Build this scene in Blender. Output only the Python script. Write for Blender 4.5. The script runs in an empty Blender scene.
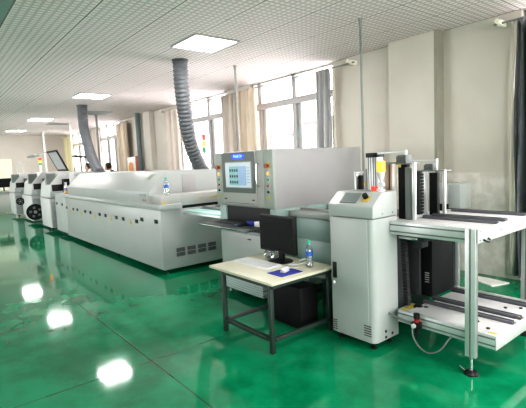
import bpy, bmesh, math, random
from mathutils import Vector, Matrix
random.seed(7)
C = bpy.context.scene.collection
PI = math.pi

# ------------------------------------------------------------------ materials
def nt(m):
    m.use_nodes = True
    t = m.node_tree
    return t, t.nodes, t.links

def mat(name, col, rough=0.45, metal=0.0, var=0.05, scale=6.0, bump=0.0, bscale=60.0, coat=0.0, emis=None, estr=0.0, spec=0.5):
    m = bpy.data.materials.new(name)
    t, n, l = nt(m)
    b = n['Principled BSDF']
    b.inputs['Roughness'].default_value = rough
    b.inputs['Metallic'].default_value = metal
    b.inputs['Coat Weight'].default_value = coat
    b.inputs['Specular IOR Level'].default_value = spec
    if emis:
        b.inputs['Emission Color'].default_value = (*emis, 1)
        b.inputs['Emission Strength'].default_value = estr
    tc = n.new('ShaderNodeTexCoord')
    nz = n.new('ShaderNodeTexNoise'); nz.inputs['Scale'].default_value = scale; nz.inputs['Detail'].default_value = 3
    l.new(tc.outputs['Object'], nz.inputs['Vector'])
    rp = n.new('ShaderNodeValToRGB')
    rp.color_ramp.elements[0].position = .3; rp.color_ramp.elements[1].position = .7
    rp.color_ramp.elements[0].color = (*[max(0, c*(1-var)) for c in col], 1)
    rp.color_ramp.elements[1].color = (*[min(1, c*(1+var)) for c in col], 1)
    l.new(nz.outputs['Fac'], rp.inputs['Fac']); l.new(rp.outputs['Color'], b.inputs['Base Color'])
    if bump:
        nb = n.new('ShaderNodeTexNoise'); nb.inputs['Scale'].default_value = bscale
        l.new(tc.outputs['Object'], nb.inputs['Vector'])
        bp = n.new('ShaderNodeBump'); bp.inputs['Strength'].default_value = bump; bp.inputs['Distance'].default_value = .01
        l.new(nb.outputs['Fac'], bp.inputs['Height']); l.new(bp.outputs['Normal'], b.inputs['Normal'])
    return m

def glass_mat(name, tint=(1, 1, 1), fac=0.08, rough=0.02):
    m = bpy.data.materials.new(name)
    t, n, l = nt(m)
    n.remove(n['Principled BSDF'])
    tr = n.new('ShaderNodeBsdfTransparent'); tr.inputs['Color'].default_value = (*tint, 1)
    gl = n.new('ShaderNodeBsdfGlossy'); gl.inputs['Roughness'].default_value = rough
    lw = n.new('ShaderNodeLayerWeight'); lw.inputs['Blend'].default_value = .25
    mu = n.new('ShaderNodeMath'); mu.operation = 'MULTIPLY_ADD'; mu.inputs[1].default_value = .5; mu.inputs[2].default_value = fac
    l.new(lw.outputs['Fresnel'], mu.inputs[0])
    mx = n.new('ShaderNodeMixShader'); l.new(mu.outputs[0], mx.inputs[0]); l.new(tr.outputs[0], mx.inputs[1]); l.new(gl.outputs[0], mx.inputs[2])
    l.new(mx.outputs[0], n['Material Output'].inputs['Surface'])
    return m

class G:                      # tiny node-graph helper
    def __init__(s, m): s.t, s.n, s.l = nt(m)
    def math(s, op, a, b=None, c=None):
        x = s.n.new('ShaderNodeMath'); x.operation = op
        for i, v in enumerate((a, b, c)):
            if v is None: continue
            if isinstance(v, (int, float)): x.inputs[i].default_value = v
            else: s.l.new(v, x.inputs[i])
        return x.outputs[0]
    def xyz(s):
        tc = s.n.new('ShaderNodeTexCoord'); sp = s.n.new('ShaderNodeSeparateXYZ'); s.l.new(tc.outputs['Object'], sp.inputs[0])
        return tc.outputs['Object'], sp.outputs[0], sp.outputs[1], sp.outputs[2]
    def mix(s, f, a, b):
        x = s.n.new('ShaderNodeMix'); x.data_type = 'RGBA'
        if isinstance(f, (int, float)): x.inputs[0].default_value = f
        else: s.l.new(f, x.inputs[0])
        for i, v in ((6, a), (7, b)):
            if isinstance(v, tuple): x.inputs[i].default_value = (*v, 1)
            else: s.l.new(v, x.inputs[i])
        return x.outputs[2]
    def noise(s, vec, scale, detail=3, rough=.5):
        x = s.n.new('ShaderNodeTexNoise'); x.inputs['Scale'].default_value = scale; x.inputs['Detail'].default_value = detail
        x.inputs['Roughness'].default_value = rough
        s.l.new(vec, x.inputs['Vector']); return x.outputs['Fac']
    def step(s, v, a, b):
        x = s.n.new('ShaderNodeMapRange'); x.interpolation_type = 'SMOOTHSTEP'
        s.l.new(v, x.inputs[0]); x.inputs[1].default_value = a; x.inputs[2].default_value = b; return x.outputs[0]

def ceiling_mat():
    m = bpy.data.materials.new('ceiling tiles'); g = G(m); b = g.n['Principled BSDF']
    vec, X, Y, Z = g.xyz()
    fx = g.math('FRACT', g.math('DIVIDE', g.math('ADD', X, 60+2.46), .6))
    fy = g.math('FRACT', g.math('DIVIDE', g.math('ADD', Y, 60-1.39), .6))
    ax = g.math('ABSOLUTE', g.math('SUBTRACT', fx, .5)); ay = g.math('ABSOLUTE', g.math('SUBTRACT', fy, .5))
    gl = g.math('GREATER_THAN', g.math('MAXIMUM', ax, ay), .487)
    lx = g.math('GREATER_THAN', ay, .489)
    u = g.math('ABSOLUTE', g.math('SUBTRACT', g.math('FRACT', g.math('MULTIPLY', fx, 9)), .5))
    v = g.math('ABSOLUTE', g.math('SUBTRACT', g.math('FRACT', g.math('MULTIPLY', fy, 9)), .5))
    d = g.math('LESS_THAN', g.math('MAXIMUM', u, v), .31)
    border = g.math('GREATER_THAN', g.math('MAXIMUM', ax, ay), .472)
    d = g.math('MAXIMUM', d, border)
    # each tile a touch different
    tn = g.noise(vec, .9, 1)
    base = g.mix(d, (.60, .51, .52), (1.0, .86, .875))
    base = g.mix(g.math('MULTIPLY', tn, .25), base, (.92, .77, .81))
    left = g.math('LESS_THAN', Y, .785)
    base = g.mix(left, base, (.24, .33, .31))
    line = g.mix(lx, (.34, .30, .31), (.13, .12, .12))
    col = g.mix(gl, base, line)
    g.l.new(col, b.inputs['Base Color']); b.inputs['Roughness'].default_value = .6
    bp = g.n.new('ShaderNodeBump'); bp.inputs['Strength'].default_value = .3; bp.inputs['Distance'].default_value = .004
    g.l.new(d, bp.inputs['Height']); g.l.new(bp.outputs['Normal'], b.inputs['Normal'])
    return m

def floor_mat():
    m = bpy.data.materials.new('green epoxy floor'); g = G(m); b = g.n['Principled BSDF']
    vec, X, Y, Z = g.xyz()
    n1 = g.noise(vec, .8, 5, .6); n2 = g.noise(vec, 3.5, 4, .6)
    s = g.math('ADD', g.math('MULTIPLY', n1, .6), g.math('MULTIPLY', n2, .4))
    col = g.mix(g.step(s, .38, .62), (.001, .135, .056), (.006, .24, .11))
    def near(v, c, w): return g.math('LESS_THAN', g.math('ABSOLUTE', g.math('SUBTRACT', v, c)), w)
    line = g.math('MAXIMUM', near(Y, 1.215, .005), g.math('MULTIPLY', near(g.math('ADD', X, g.math('MULTIPLY', n1, .02)), -2.90, .004), g.math('LESS_THAN', Y, 1.9)))
    col = g.mix(g.math('MULTIPLY', line, .8), col, (.02, .025, .02))
    g.l.new(col, b.inputs['Base Color'])
    g.l.new(g.math('ADD', g.math('MULTIPLY', n2, .10), .02), b.inputs['Roughness'])
    b.inputs['Specular IOR Level'].default_value = .42
    nb = g.noise(vec, 26, 2); nc = g.noise(vec, 4, 2)
    h = g.math('ADD', g.math('MULTIPLY', nb, .06), nc)
    bp = g.n.new('ShaderNodeBump'); bp.inputs['Distance'].default_value = .012
    g.l.new(g.math('ADD', g.math('MULTIPLY', g.step(X, -9, -3), .028), .005), bp.inputs['Strength'])
    g.l.new(h, bp.inputs['Height']); g.l.new(bp.outputs['Normal'], b.inputs['Normal'])
    return m

def wall_mat():
    m = bpy.data.materials.new('cream plaster wall'); g = G(m); b = g.n['Principled BSDF']
    vec, X, Y, Z = g.xyz()
    n = g.noise(vec, 1.1, 3); n2 = g.noise(vec, 9, 4)
    up = g.mix(g.step(n, .35, .65), (.53, .495, .435), (.58, .545, .49))
    lo = g.mix(g.step(n2, .4, .62), (.58, .545, .49), (.68, .645, .595))
    low = g.math('LESS_THAN', g.math('ADD', Z, g.math('MULTIPLY', n2, .02)), 1.185)
    g.l.new(g.mix(low, up, lo), b.inputs['Base Color']); b.inputs['Roughness'].default_value = .8
    bp = g.n.new('ShaderNodeBump'); bp.inputs['Strength'].default_value = .08; bp.inputs['Distance'].default_value = .01
    g.l.new(n2, bp.inputs['Height']); g.l.new(bp.outputs['Normal'], b.inputs['Normal'])
    return m

def perforated_mat():
    m = bpy.data.materials.new('perforated white sheet'); g = G(m); b = g.n['Principled BSDF']
    vec, X, Y, Z = g.xyz()
    r = g.math('FRACT', g.math('DIVIDE', Z, .05))
    sh = g.math('MULTIPLY', g.math('GREATER_THAN', r, .5), .5)
    u = g.math('SUBTRACT', g.math('FRACT', g.math('ADD', g.math('DIVIDE', X, .025), sh)), .5)
    v = g.math('SUBTRACT', g.math('FRACT', g.math('DIVIDE', Z, .025)), .5)
    d = g.math('SQRT', g.math('ADD', g.math('MULTIPLY', u, u), g.math('MULTIPLY', v, v)))
    hole = g.math('LESS_THAN', d, .26)
    g.l.new(g.mix(hole, (.47, .52, .52), (.17, .21, .22)), b.inputs['Base Color']); b.inputs['Roughness'].default_value = .4
    return m

def curtain_mat(name, c1, c2, scale=7):
    m = bpy.data.materials.new(name); g = G(m); b = g.n['Principled BSDF']
    vec, X, Y, Z = g.xyz()
    st = g.math('SINE', g.math('MULTIPLY', X, scale*6.0))
    n = g.noise(vec, 3, 3)
    f = g.step(g.math('ADD', g.math('MULTIPLY', st, .35), n), .2, .8)
    g.l.new(g.mix(f, c1, c2), b.inputs['Base Color']); b.inputs['Roughness'].default_value = .9
    b.inputs['Sheen Weight'].default_value = .2
    return m

M = {}
M['white'] = mat('white machine paint', (.36, .375, .365), .35, var=.03, scale=2)
M['white_warm'] = mat('warm white machine paint', (.40, .39, .375), .38, var=.03, scale=2)
M['panel_grey'] = mat('light grey side panel', (.345, .335, .335), .45, var=.03, scale=3)
M['grey'] = mat('mid grey paint', (.135, .15, .145), .45, var=.06)
M['grey_green'] = mat('pale grey green paint', (.33, .36, .335), .42, var=.04)
M['dark'] = mat('dark grey plastic', (.045, .048, .05), .45, spec=.2)
M['black'] = mat('black plastic', (.012, .012, .013), .35, spec=.2)
M['matte_black'] = mat('matte black cover', (.008, .008, .009), .6, spec=.2)
M['rubber'] = mat('black rubber', (.015, .015, .015), .7)
M['alu'] = mat('anodised aluminium profile', (.60, .62, .62), .38, .55, var=.05, scale=12)
M['steel'] = mat('polished steel', (.62, .62, .62), .25, .9)
M['chrome'] = mat('chrome', (.8, .8, .8), .12, 1.0)
M['teal_plate'] = mat('teal grey plate', (.27, .37, .345), .4, var=.04)
M['teal_gloss'] = mat('glossy pale teal cover', (.45, .72, .66), .2, var=.03)
M['rail_grey'] = mat('grey grooved roller rail', (.11, .11, .125), .45, .2, spec=.2)
M['frame_green'] = mat('dark green grey painted steel', (.014, .028, .022), .5)
M['table_top'] = mat('cream laminate', (.56, .53, .41), .45, var=.04, scale=9)
M['screen_off'] = mat('black screen glass', (.006, .007, .007), .45, spec=.12)
M['deck'] = mat('white deck plate', (.48, .47, .47), .4, var=.03)
M['red'] = mat('red plastic', (.30, .015, .015), .35)
M['red_bright'] = mat('bright red plastic', (.75, .03, .02), .3, emis=(1, .05, .02), estr=.25)
M['yellow'] = mat('yellow sticker', (.52, .38, .05), .5)
M['orange_glow'] = mat('glowing amber lens', (.9, .35, .02), .3, emis=(1, .42, .05), estr=.5)
M['amber_core'] = mat('lit amber lamp', (.8, .28, .02), .3, emis=(1, .40, .05), estr=.75)
M['green_lens'] = mat('green lens', (.03, .25, .09), .3)
M['blue'] = mat('cobalt blue pad', (.006, .02, .26), .6)
M['blue_glow'] = mat('glowing blue panel', (.01, .03, .6), .3, emis=(.01, .06, 1.0), estr=.8)
M['cyan_glow'] = mat('glowing light blue letters', (.2, .5, 1), .3, emis=(.25, .6, 1.0), estr=.7)
M['cap_green'] = mat('green bottle cap', (.01, .42, .25), .4)
M['label_blue'] = mat('blue bottle label', (.04, .12, .42), .4)
M['duct'] = mat('grey ribbed hose', (.085, .088, .098), .5, .0, var=.08, scale=14)
M['pipe'] = mat('grey conduit', (.26, .26, .25), .5, .1)
M['pipe_dark'] = mat('dark conduit', (.20, .215, .20), .45, .3)
M['drain'] = mat('grey green drain pipe', (.10, .13, .125), .5)
M['win'] = mat('pale grey window frame', (.36, .35, .35), .4)
M['cream_rib'] = mat('cream ribbed cloth', (.82, .80, .68), .8)
M['cable'] = mat('black cable', (.012, .012, .012), .5)
M['hose'] = mat('grey air hose', (.16, .17, .17), .4)
M['white_plastic'] = mat('white plastic', (.58, .58, .58), .35)
M['paper'] = mat('white board', (.82, .82, .78), .7)
M['logo_green'] = mat('olive green print', (.24, .30, .20), .5)
M['print_grey'] = mat('grey print', (.30, .32, .31), .5)
M['print_red'] = mat('dark red print', (.35, .12, .10), .5)
M['sticker_teal'] = mat('turquoise sticker', (.02, .62, .48), .5, emis=(.02, .8, .6), estr=.25)  # faint glow put into the sticker colour; it is no lamp
M['brick_pink'] = mat('pinkish building wall', (.105, .083, .078), .9)
M['brick_grey'] = mat('greyish building wall', (.10, .094, .098), .9)
M['bwin'] = mat('building window', (.05, .05, .06), .3)
M['mesh_grey'] = mat('grey mesh panel', (.30, .31, .31), .5, var=.2, scale=40)
M['amber_lit'] = mat('amber lit column', (.28, .20, .14), .4, .4)  # brown tone is the amber lamp's glow put into the column colour
M['skin'] = mat('skin', (.55, .32, .22), .5)
M['hair'] = mat('black hair', (.012, .010, .010), .45)
M['shirt'] = mat('dark work shirt', (.05, .06, .09), .8)
M['trousers'] = mat('dark trousers', (.02, .022, .03), .8)
M['panel_light'] = mat('lit ceiling diffuser', (1, 1, 1), .5, emis=(1, 1, .98), estr=7.0)
M['motor'] = mat('dark grey cast motor', (.09, .10, .10), .5)
M['bounce_ground'] = mat('pale bounce yard', (.88, .87, .85), .9)  # unseen yard kept pale to bounce daylight up to the ceiling
M['far'] = mat('pinkish white far wall', (.60, .54, .50), .8, var=.05, scale=1.5)
M['mount_white'] = mat('bright white machine cover', (.52, .52, .51), .4, var=.03, scale=2)
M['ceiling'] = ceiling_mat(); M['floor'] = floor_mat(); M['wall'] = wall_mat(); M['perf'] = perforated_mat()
M['strip'] = mat('grey beige strip', (.27, .255, .21), .7)
M['glass'] = glass_mat('window glass', (.98, 1, .99), .04)
M['clear'] = glass_mat('clear plastic', (.97, .985, .99), .10, .08)
M['hazy'] = glass_mat('hazy plastic film', (.75, .80, .80), .30, .2)

# ------------------------------------------------------------------ mesh helpers
BASE = {}
class MB:
    def __init__(s): s.bm = bmesh.new()
    def _mi(s, faces, mi):
        for f in faces: f.material_index = mi
    def box(s, x0, x1, y0, y1, z0, z1, bev=0.0, seg=2, mi=0):
        r = bmesh.ops.create_cube(s.bm, size=1.0)
        vs = r['verts']
        for v in vs:
            v.co = Vector(((x0+x1)/2+v.co.x*(x1-x0), (y0+y1)/2+v.co.y*(y1-y0), (z0+z1)/2+v.co.z*(z1-z0)))
        fs = {f for v in vs for f in v.link_faces}
        s._mi(fs, mi)
        if bev > 0:
            es = {e for v in vs for e in v.link_edges}
            r = bmesh.ops.bevel(s.bm, geom=list(es), offset=bev, segments=seg, affect='EDGES', profile=.5)
            s._mi(r['faces'], mi)
        return s
    def poly(s, pts, mi=0):
        f = s.bm.faces.new([s.bm.verts.new(p) for p in pts]); f.material_index = mi; return s
    def prism(s, prof, axis, a, b, mi=0, bev=0.0):
        def P(p, t):
            if axis == 'x': return Vector((t, p[0], p[1]))
            if axis == 'y': return Vector((p[0], t, p[1]))
            return Vector((p[0], p[1], t))
        va = [s.bm.verts.new(P(p, a)) for p in prof]; vb = [s.bm.verts.new(P(p, b)) for p in prof]
        n = len(prof); fs = []
        fs.append(s.bm.faces.new(va)); fs.append(s.bm.faces.new(vb[::-1]))
        for i in range(n):
            fs.append(s.bm.faces.new((va[i], vb[i], vb[(i+1) % n], va[(i+1) % n])))
        bmesh.ops.recalc_face_normals(s.bm, faces=fs)
        s._mi(fs, mi)
        if bev > 0:
            es = {e for f in fs for e in f.edges}
            r = bmesh.ops.bevel(s.bm, geom=list(es), offset=bev, segments=2, affect='EDGES', profile=.5)
            s._mi(r['faces'], mi)
        return s
    def cyl(s, p0, p1, r, r2=None, seg=16, mi=0):
        p0, p1 = Vector(p0), Vector(p1); d = p1-p0
        q = d.to_track_quat('Z', 'Y').to_matrix().to_4x4()
        mtx = Matrix.Translation((p0+p1)/2) @ q
        rr = bmesh.ops.create_cone(s.bm, cap_ends=True, segments=seg, radius1=r, radius2=r if r2 is None else r2, depth=d.length, matrix=mtx)
        s._mi({f for v in rr['verts'] for f in v.link_faces}, mi)
        return s
    def tube(s, path, r, seg=8, mi=0, rib=0.0, caps=True):
        path = [Vector(p) for p in path]; rings = []
        up = Vector((0, 0, 1)); prev = None
        for i, p in enumerate(path):
            t = (path[min(i+1, len(path)-1)]-path[max(i-1, 0)]).normalized()
            if prev is None:
                a = t.cross(up)
                if a.length < 1e-3: a = t.cross(Vector((1, 0, 0)))
                a.normalize()
            else:
                a = (prev - t*prev.dot(t)).normalized()
            prev = a; b = t.cross(a)
            rad = r[i] if isinstance(r, (list, tuple)) else r
            rings.append([s.bm.verts.new(p+(a*math.cos(2*PI*k/seg)+b*math.sin(2*PI*k/seg))*rad) for k in range(seg)])
        fs = []
        for i in range(len(rings)-1):
            for k in range(seg):
                fs.append(s.bm.faces.new((rings[i][k], rings[i][(k+1) % seg], rings[i+1][(k+1) % seg], rings[i+1][k])))
        if caps:
            fs.append(s.bm.faces.new(rings[0][::-1])); fs.append(s.bm.faces.new(rings[-1]))
        s._mi(fs, mi); bmesh.ops.recalc_face_normals(s.bm, faces=fs)
        return s
    def lathe(s, prof, c, seg=20, mi=0):
        rings = []
        for r, z in prof:
            rings.append([s.bm.verts.new((c[0]+r*math.cos(2*PI*k/seg), c[1]+r*math.sin(2*PI*k/seg), c[2]+z)) for k in range(seg)])
        fs = []
        for i in range(len(rings)-1):
            for k in range(seg):
                fs.append(s.bm.faces.new((rings[i][k], rings[i][(k+1) % seg], rings[i+1][(k+1) % seg], rings[i+1][k])))
        fs.append(s.bm.faces.new(rings[0][::-1])); fs.append(s.bm.faces.new(rings[-1]))
        s._mi(fs, mi); return s
    def sphere(s, c, r, sc=(1, 1, 1), seg=14, mi=0):
        rr = bmesh.ops.create_uvsphere(s.bm, u_segments=seg, v_segments=max(6, seg//2), radius=r)
        for v in rr['verts']: v.co = Vector((c[0]+v.co.x*sc[0], c[1]+v.co.y*sc[1], c[2]+v.co.z*sc[2]))
        s._mi({f for v in rr['verts'] for f in v.link_faces}, mi); return s
    def build(s, name, ms, parent=None, smooth=40):
        if not isinstance(ms, (list, tuple)): ms = [ms]
        off = Vector((0, 0, 0)); p = parent
        if p is not None: off = BASE.get(p.name, Vector((0, 0, 0)))
        me = bpy.data.meshes.new(name)
        for v in s.bm.verts: v.co -= off
        s.bm.to_mesh(me); s.bm.free()
        for m in ms: me.materials.append(M[m] if isinstance(m, str) else m)
        o = bpy.data.objects.new(name, me); C.objects.link(o)
        if smooth:
            me.shade_smooth(); me.set_sharp_from_angle(angle=math.radians(smooth))
        if p is not None:
            o.parent = p; BASE[o.name] = off
        return o

def spline(pts, n=8):
    pts = [Vector(p) for p in pts]; out = []
    for i in range(len(pts)-1):
        p0 = pts[max(i-1, 0)]; p1 = pts[i]; p2 = pts[i+1]; p3 = pts[min(i+2, len(pts)-1)]
        for k in range(n):
            t = k/n
            out.append(.5*((2*p1)+(p2-p0)*t+(2*p0-5*p1+4*p2-p3)*t*t+(3*p1-p0-3*p2+p3)*t**3))
    out.append(pts[-1]); return out

def thing(name, label, cat, loc, group=None, rz=0, local=False):
    o = bpy.data.objects.new(name, None); C.objects.link(o); o.location = loc; o.rotation_euler = (0, 0, rz)
    o.empty_display_size = .1
    o['label'] = label; o['category'] = cat
    if group: o['group'] = group
    BASE[o.name] = Vector((0, 0, 0)) if local else Vector(loc)
    return o

def tag(o, label, cat, group=None, kind=None):
    o['label'] = label; o['category'] = cat
    if group: o['group'] = group
    if kind: o['kind'] = kind
    return o

def center(o):
    """move a top-level mesh's origin to the bottom centre of its own geometry"""
    vs = [v.co.copy() for v in o.data.vertices]
    lo = Vector((min(v.x for v in vs), min(v.y for v in vs), min(v.z for v in vs))); hi = Vector((max(v.x for v in vs), max(v.y for v in vs), max(v.z for v in vs)))
    c = Vector(((lo.x+hi.x)/2, (lo.y+hi.y)/2, lo.z))
    o.data.transform(Matrix.Translation(-c)); o.location = c
    return o

def struct(o): o['kind'] = 'structure'; return o

def text_mesh(name, body, size, m, parent, origin, xdir, zdir, depth=.002):
    cu = bpy.data.curves.new(name, 'FONT'); cu.body = body; cu.size = size; cu.extrude = depth; cu.align_x = 'CENTER'; cu.align_y = 'CENTER'
    tmp = bpy.data.objects.new('tmp_text', cu); C.objects.link(tmp)
    dg = bpy.context.evaluated_depsgraph_get()
    me = bpy.data.meshes.new_from_object(tmp.evaluated_get(dg)); bpy.data.objects.remove(tmp)
    x = Vector(xdir).normalized(); y = Vector(zdir).normalized(); z = x.cross(y)
    R = Matrix((x, y, z)).transposed().to_4x4()
    off = BASE.get(parent.name, Vector((0, 0, 0)))
    me.transform(Matrix.Translation(Vector(origin)-off) @ R)
    me.materials.clear(); me.materials.append(M[m]); me.name = name
    o = bpy.data.objects.new(name, me); C.objects.link(o); o.parent = parent; BASE[o.name] = off
    return o

# ------------------------------------------------------------------ room shell
HC = 2.841
YW = 5.0
XF, XR, YL = -19.0, 3.4, -4.4
struct(MB().box(XF-.3, XR+.2, YL-.2, YW+.25, -.2, 0).build('floor', 'floor', smooth=0))
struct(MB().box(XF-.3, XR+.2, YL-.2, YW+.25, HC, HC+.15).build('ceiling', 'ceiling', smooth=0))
struct(MB().box(XF-.2, XF, YL-.2, YW+.2, 0, HC).build('wall_far', 'far', smooth=0))
wb = MB()
wb.box(XF, XR, YL-.2, YL, 0, .8).box(XF, XR, YL-.2, YL, 2.7, HC).box(XF, -18.2, YL-.2, YL, .8, 2.7).box(-12.0, -11.6, YL-.2, YL, .8, 2.7).box(-6.4, XR, YL-.2, YL, .8, 2.7)
struct(wb.build('wall_left', 'wall', smooth=0))
f = MB()
f.box(-18.2, -12, YL-.13, YL-.06, .8, .85).box(-18.2, -12, YL-.13, YL-.06, 2.65, 2.7)
for k in range(6): f.box(-18.2+1.23*k, -18.15+1.23*k, YL-.13, YL-.06, .8, 2.7)
g_ = MB().box(-11.6, -6.4, YL-.13, YL-.06, .8, .85).box(-11.6, -6.4, YL-.13, YL-.06, 2.65, 2.7)
for k in range(6): g_.box(-11.6+1.03*k, -11.55+1.03*k, YL-.13, YL-.06, .8, 2.7)
wo = struct(g_.build('window_9', 'win'))  # added in the unseen left wall to light the oven front
MB().box(-11.55, -6.45, YL-.10, YL-.096, .83, 2.67).build('pane', 'glass', wo, smooth=0)
wo = struct(f.build('window_8', 'win'))  # added in the same unseen wall to light the far end
MB().box(-18.15, -12.05, YL-.10, YL-.096, .83, 2.67).build('pane', 'glass', wo, smooth=0)
wb = MB()
wb.box(XR, XR+.2, YL-.2, YW+.2, 0, .7).box(XR, XR+.2, YL-.2, YW+.2, 2.78, HC)
for a, b in ((YL-.2, -3.9), (-.2, .3), (4.4, YW+.2)): wb.box(XR, XR+.2, a, b, .7, 2.78)
struct(wb.build('wall_right', 'wall', smooth=0))
for i, (a, b) in enumerate(((-3.9, -.2), (.3, 4.4))):  # windows added in the unseen right wall to brighten the room
    f = MB()
    f.box(XR+.06, XR+.13, a, b, .7, .75).box(XR+.06, XR+.13, a, b, 2.73, 2.78).box(XR+.06, XR+.13, a, b, 2.33, 2.39)
    for k in range(5): f.box(XR+.06, XR+.13, a+(b-a-.05)*k/4, a+(b-a-.05)*k/4+.05, .7, 2.78)
    wo = f.build('window_%d' % (i+6), 'win'); struct(wo)
    MB().box(XR+.09, XR+.094, a+.02, b-.02, .73, 2.75).build('pane', 'glass', wo, smooth=0)
WIN = [(-18.3, -16.3), (-15.05, -13.1), (-9.35, -7.3), (-6.50, -4.43), (-1.86, .2)]
SILL, HEAD = .9, 2.838
wb = MB()
wb.box(XF, XR, YW, YW+.2, 0, SILL).box(XF, XR, YW, YW+.2, HEAD, HC)
xs = [XF]+[v for w in WIN for v in w]+[XR]
for i in range(0, len(xs), 2): wb.box(xs[i], xs[i+1], YW, YW+.2, SILL, HEAD)
struct(wb.build('wall_window_side', 'wall', smooth=0))
struct(MB().box(-3.367, -2.745, 4.86, YW, 0, HC).build('trim_1', 'wall', smooth=0))       # pilaster
struct(MB().box(-2.745, -2.70, 4.862, YW, 0, HC).build('trim_3', 'strip', smooth=0))  # darker strip along the right side of the pilaster
struct(MB().box(-11.33, -10.62, 4.86, YW, 0, HC).build('trim_2', 'wall', smooth=0))
for i, (a, b) in enumerate(WIN):
    f = MB(); w = .05; y0, y1 = YW+.06, YW+.13
    TR = 2.41
    f.box(a, b, y0, y1, SILL, SILL+w).box(a, b, y0, y1, HEAD-.02, HEAD).box(a, a+w, y0, y1, SILL, HEAD).box(b-w, b, y0, y1, SILL, HEAD)
    f.box(a, b, y0-.02, y1+.02, TR-.06, TR+.045)
    n = 3 if i != 4 else 2
    for k in range(1, n):
        xm = a+.32+(b-a-.32)*(k-1)/2 if i in (3,) else a+(b-a)*k/n
        if i == 3: xm = (-6.28, -5.36)[k-1]
        if i == 2: xm = (-8.9, -8.05)[k-1]
        f.box(xm-.045, xm+.045, y0, y1, SILL, HEAD)
        f.box(xm+.045, xm+.13, y0+.03, y1-.01, SILL+.03, TR-.04)     # sash stile
    wo = f.build('window_%d' % (i+1), 'win'); struct(wo)
    MB().box(a+.03, b-.03, YW+.095, YW+.099, SILL+.03, HEAD-.03).build('pane', 'glass', wo, smooth=0)
    MB().box(a-.03, b+.03, YW-.07, YW+.06, SILL-.03, SILL, .004).build('window_sill', 'win', wo)
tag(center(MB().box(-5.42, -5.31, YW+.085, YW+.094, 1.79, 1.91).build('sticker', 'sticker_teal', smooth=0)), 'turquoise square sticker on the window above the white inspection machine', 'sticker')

# ceiling lights
LABL = {(-4.5, 0): 'bright square ceiling light nearest the camera, above the big ribbed hose',
        (-8.72, 0): 'square ceiling light above the second ribbed hose, next after the nearest one',
        (-13.1, 0): 'small looking ceiling light beside the ceiling grille, third in the row',
        (-16.8, 0): 'farthest ceiling light, close to the far wall'}
for yrow, yy in ((0, 2.83), (1, -.2)):
    for x in (-16.8, -13.1, -8.72, -4.5, -.3, 2.4):
        if yrow and x < -1: continue
        lab = LABL.get((x, yrow), 'square fill light panel added behind the camera, out of the picture')  # panels out of view are added for fill light
        cx = x if yrow == 0 else x
        t = thing('ceiling_light', lab, 'ceiling light', (cx, yy, HC-.03), 'lit ceiling panels')
        MB().box(cx-.28, cx+.28, yy-.28, yy+.28, HC-.012, HC-.006).build('diffuser', 'panel_light', t, smooth=0)
        fr = MB(); e = .3
        fr.box(cx-e, cx+e, yy-e, yy-.28, HC-.018, HC).box(cx-e, cx+e, yy+.28, yy+e, HC-.018, HC).box(cx-e, cx-.28, yy-.28, yy+.28, HC-.018, HC).box(cx+.28, cx+e, yy-.28, yy+.28, HC-.018, HC)
        fr.build('light_frame', 'win', t, smooth=0)
        ld = bpy.data.lights.new('panel_lamp', 'AREA'); ld.shape = 'SQUARE'; ld.size = .54; ld.energy = 19; ld.color = (1, .98, .95)
        lo = bpy.data.objects.new('panel_lamp', ld); C.objects.link(lo); lo.parent = t; lo.location = (0, 0, .008)
for (x, y, lab) in ((-14.2, 3.56, 'white louvred grille set in the ceiling beside the third ceiling light'), (-11.3, 3.75, 'white louvred ceiling grille behind the far ribbed hose')):
    t = thing('ceiling_vent', lab, 'ceiling vent', (x, y, HC-.03), 'ceiling grilles')
    MB().box(x-.27, x+.27, y-.27, y+.27, HC-.006, HC-.002).build('backing', 'grey', t, smooth=0)
    v = MB()
    for k in range(7): v.box(x-.27, x+.27, y-.27+k*.083, y-.24+k*.083, HC-.02, HC-.006)
    v.build('slat', 'win', t, smooth=0)
    v = MB(); v.box(x-.3, x+.3, y-.3, y-.27, HC-.022, HC).box(x-.3, x+.3, y+.27, y+.3, HC-.022, HC).box(x-.3, x-.27, y-.27, y+.27, HC-.022, HC).box(x+.27, x+.3, y-.27, y+.27, HC-.022, HC)
    v.build('vent_frame', 'win', t, smooth=0)

# conduits from the ceiling
for (x, y, r, m, lab) in ((-2.93, 3.75, .013, 'pipe_dark', 'thin dark conduit pole from the ceiling in front of the plain wall'),
                          (-5.31, 3.84, .016, 'pipe', 'thin grey conduit pole from the ceiling beside the beige patterned curtain'),
                          (-11.74, 3.88, .028, 'pipe', 'thin conduit pole from the ceiling just right of the far ribbed hose'),
                          (-13.67, 3.74, .026, 'white_plastic', 'white conduit pole near the ceiling grille, behind the open machine lid'),
                          (-17.3, 3.77, .03, 'white_plastic', 'white conduit pole farthest away, near the far wall')):
    t = thing('conduit_pole', lab, 'conduit', (x, y, 0), 'conduit poles from the ceiling')
    MB().cyl((x, y, 0), (x, y, HC), r, seg=12).build('tube', m, t)
    MB().lathe([(r*2.6, 0), (r*2.6, .012), (r*1.4, .03), (r*1.4, .05)], (x, y, 0)).build('floor_flange', m, t)
    MB().lathe([(r*1.2, 0), (r*1.3, .03), (r*1.9, .04), (r*1.9, .05)], (x, y, HC-.05)).build('ceiling_collar', m, t)
tag(center(MB().cyl((-11.13, 4.76, 0), (-11.13, 4.76, HC), .065).build('drain_pipe', 'drain')), 'dark grey green drain pipe standing against the wall behind the oven', 'pipe')

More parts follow.
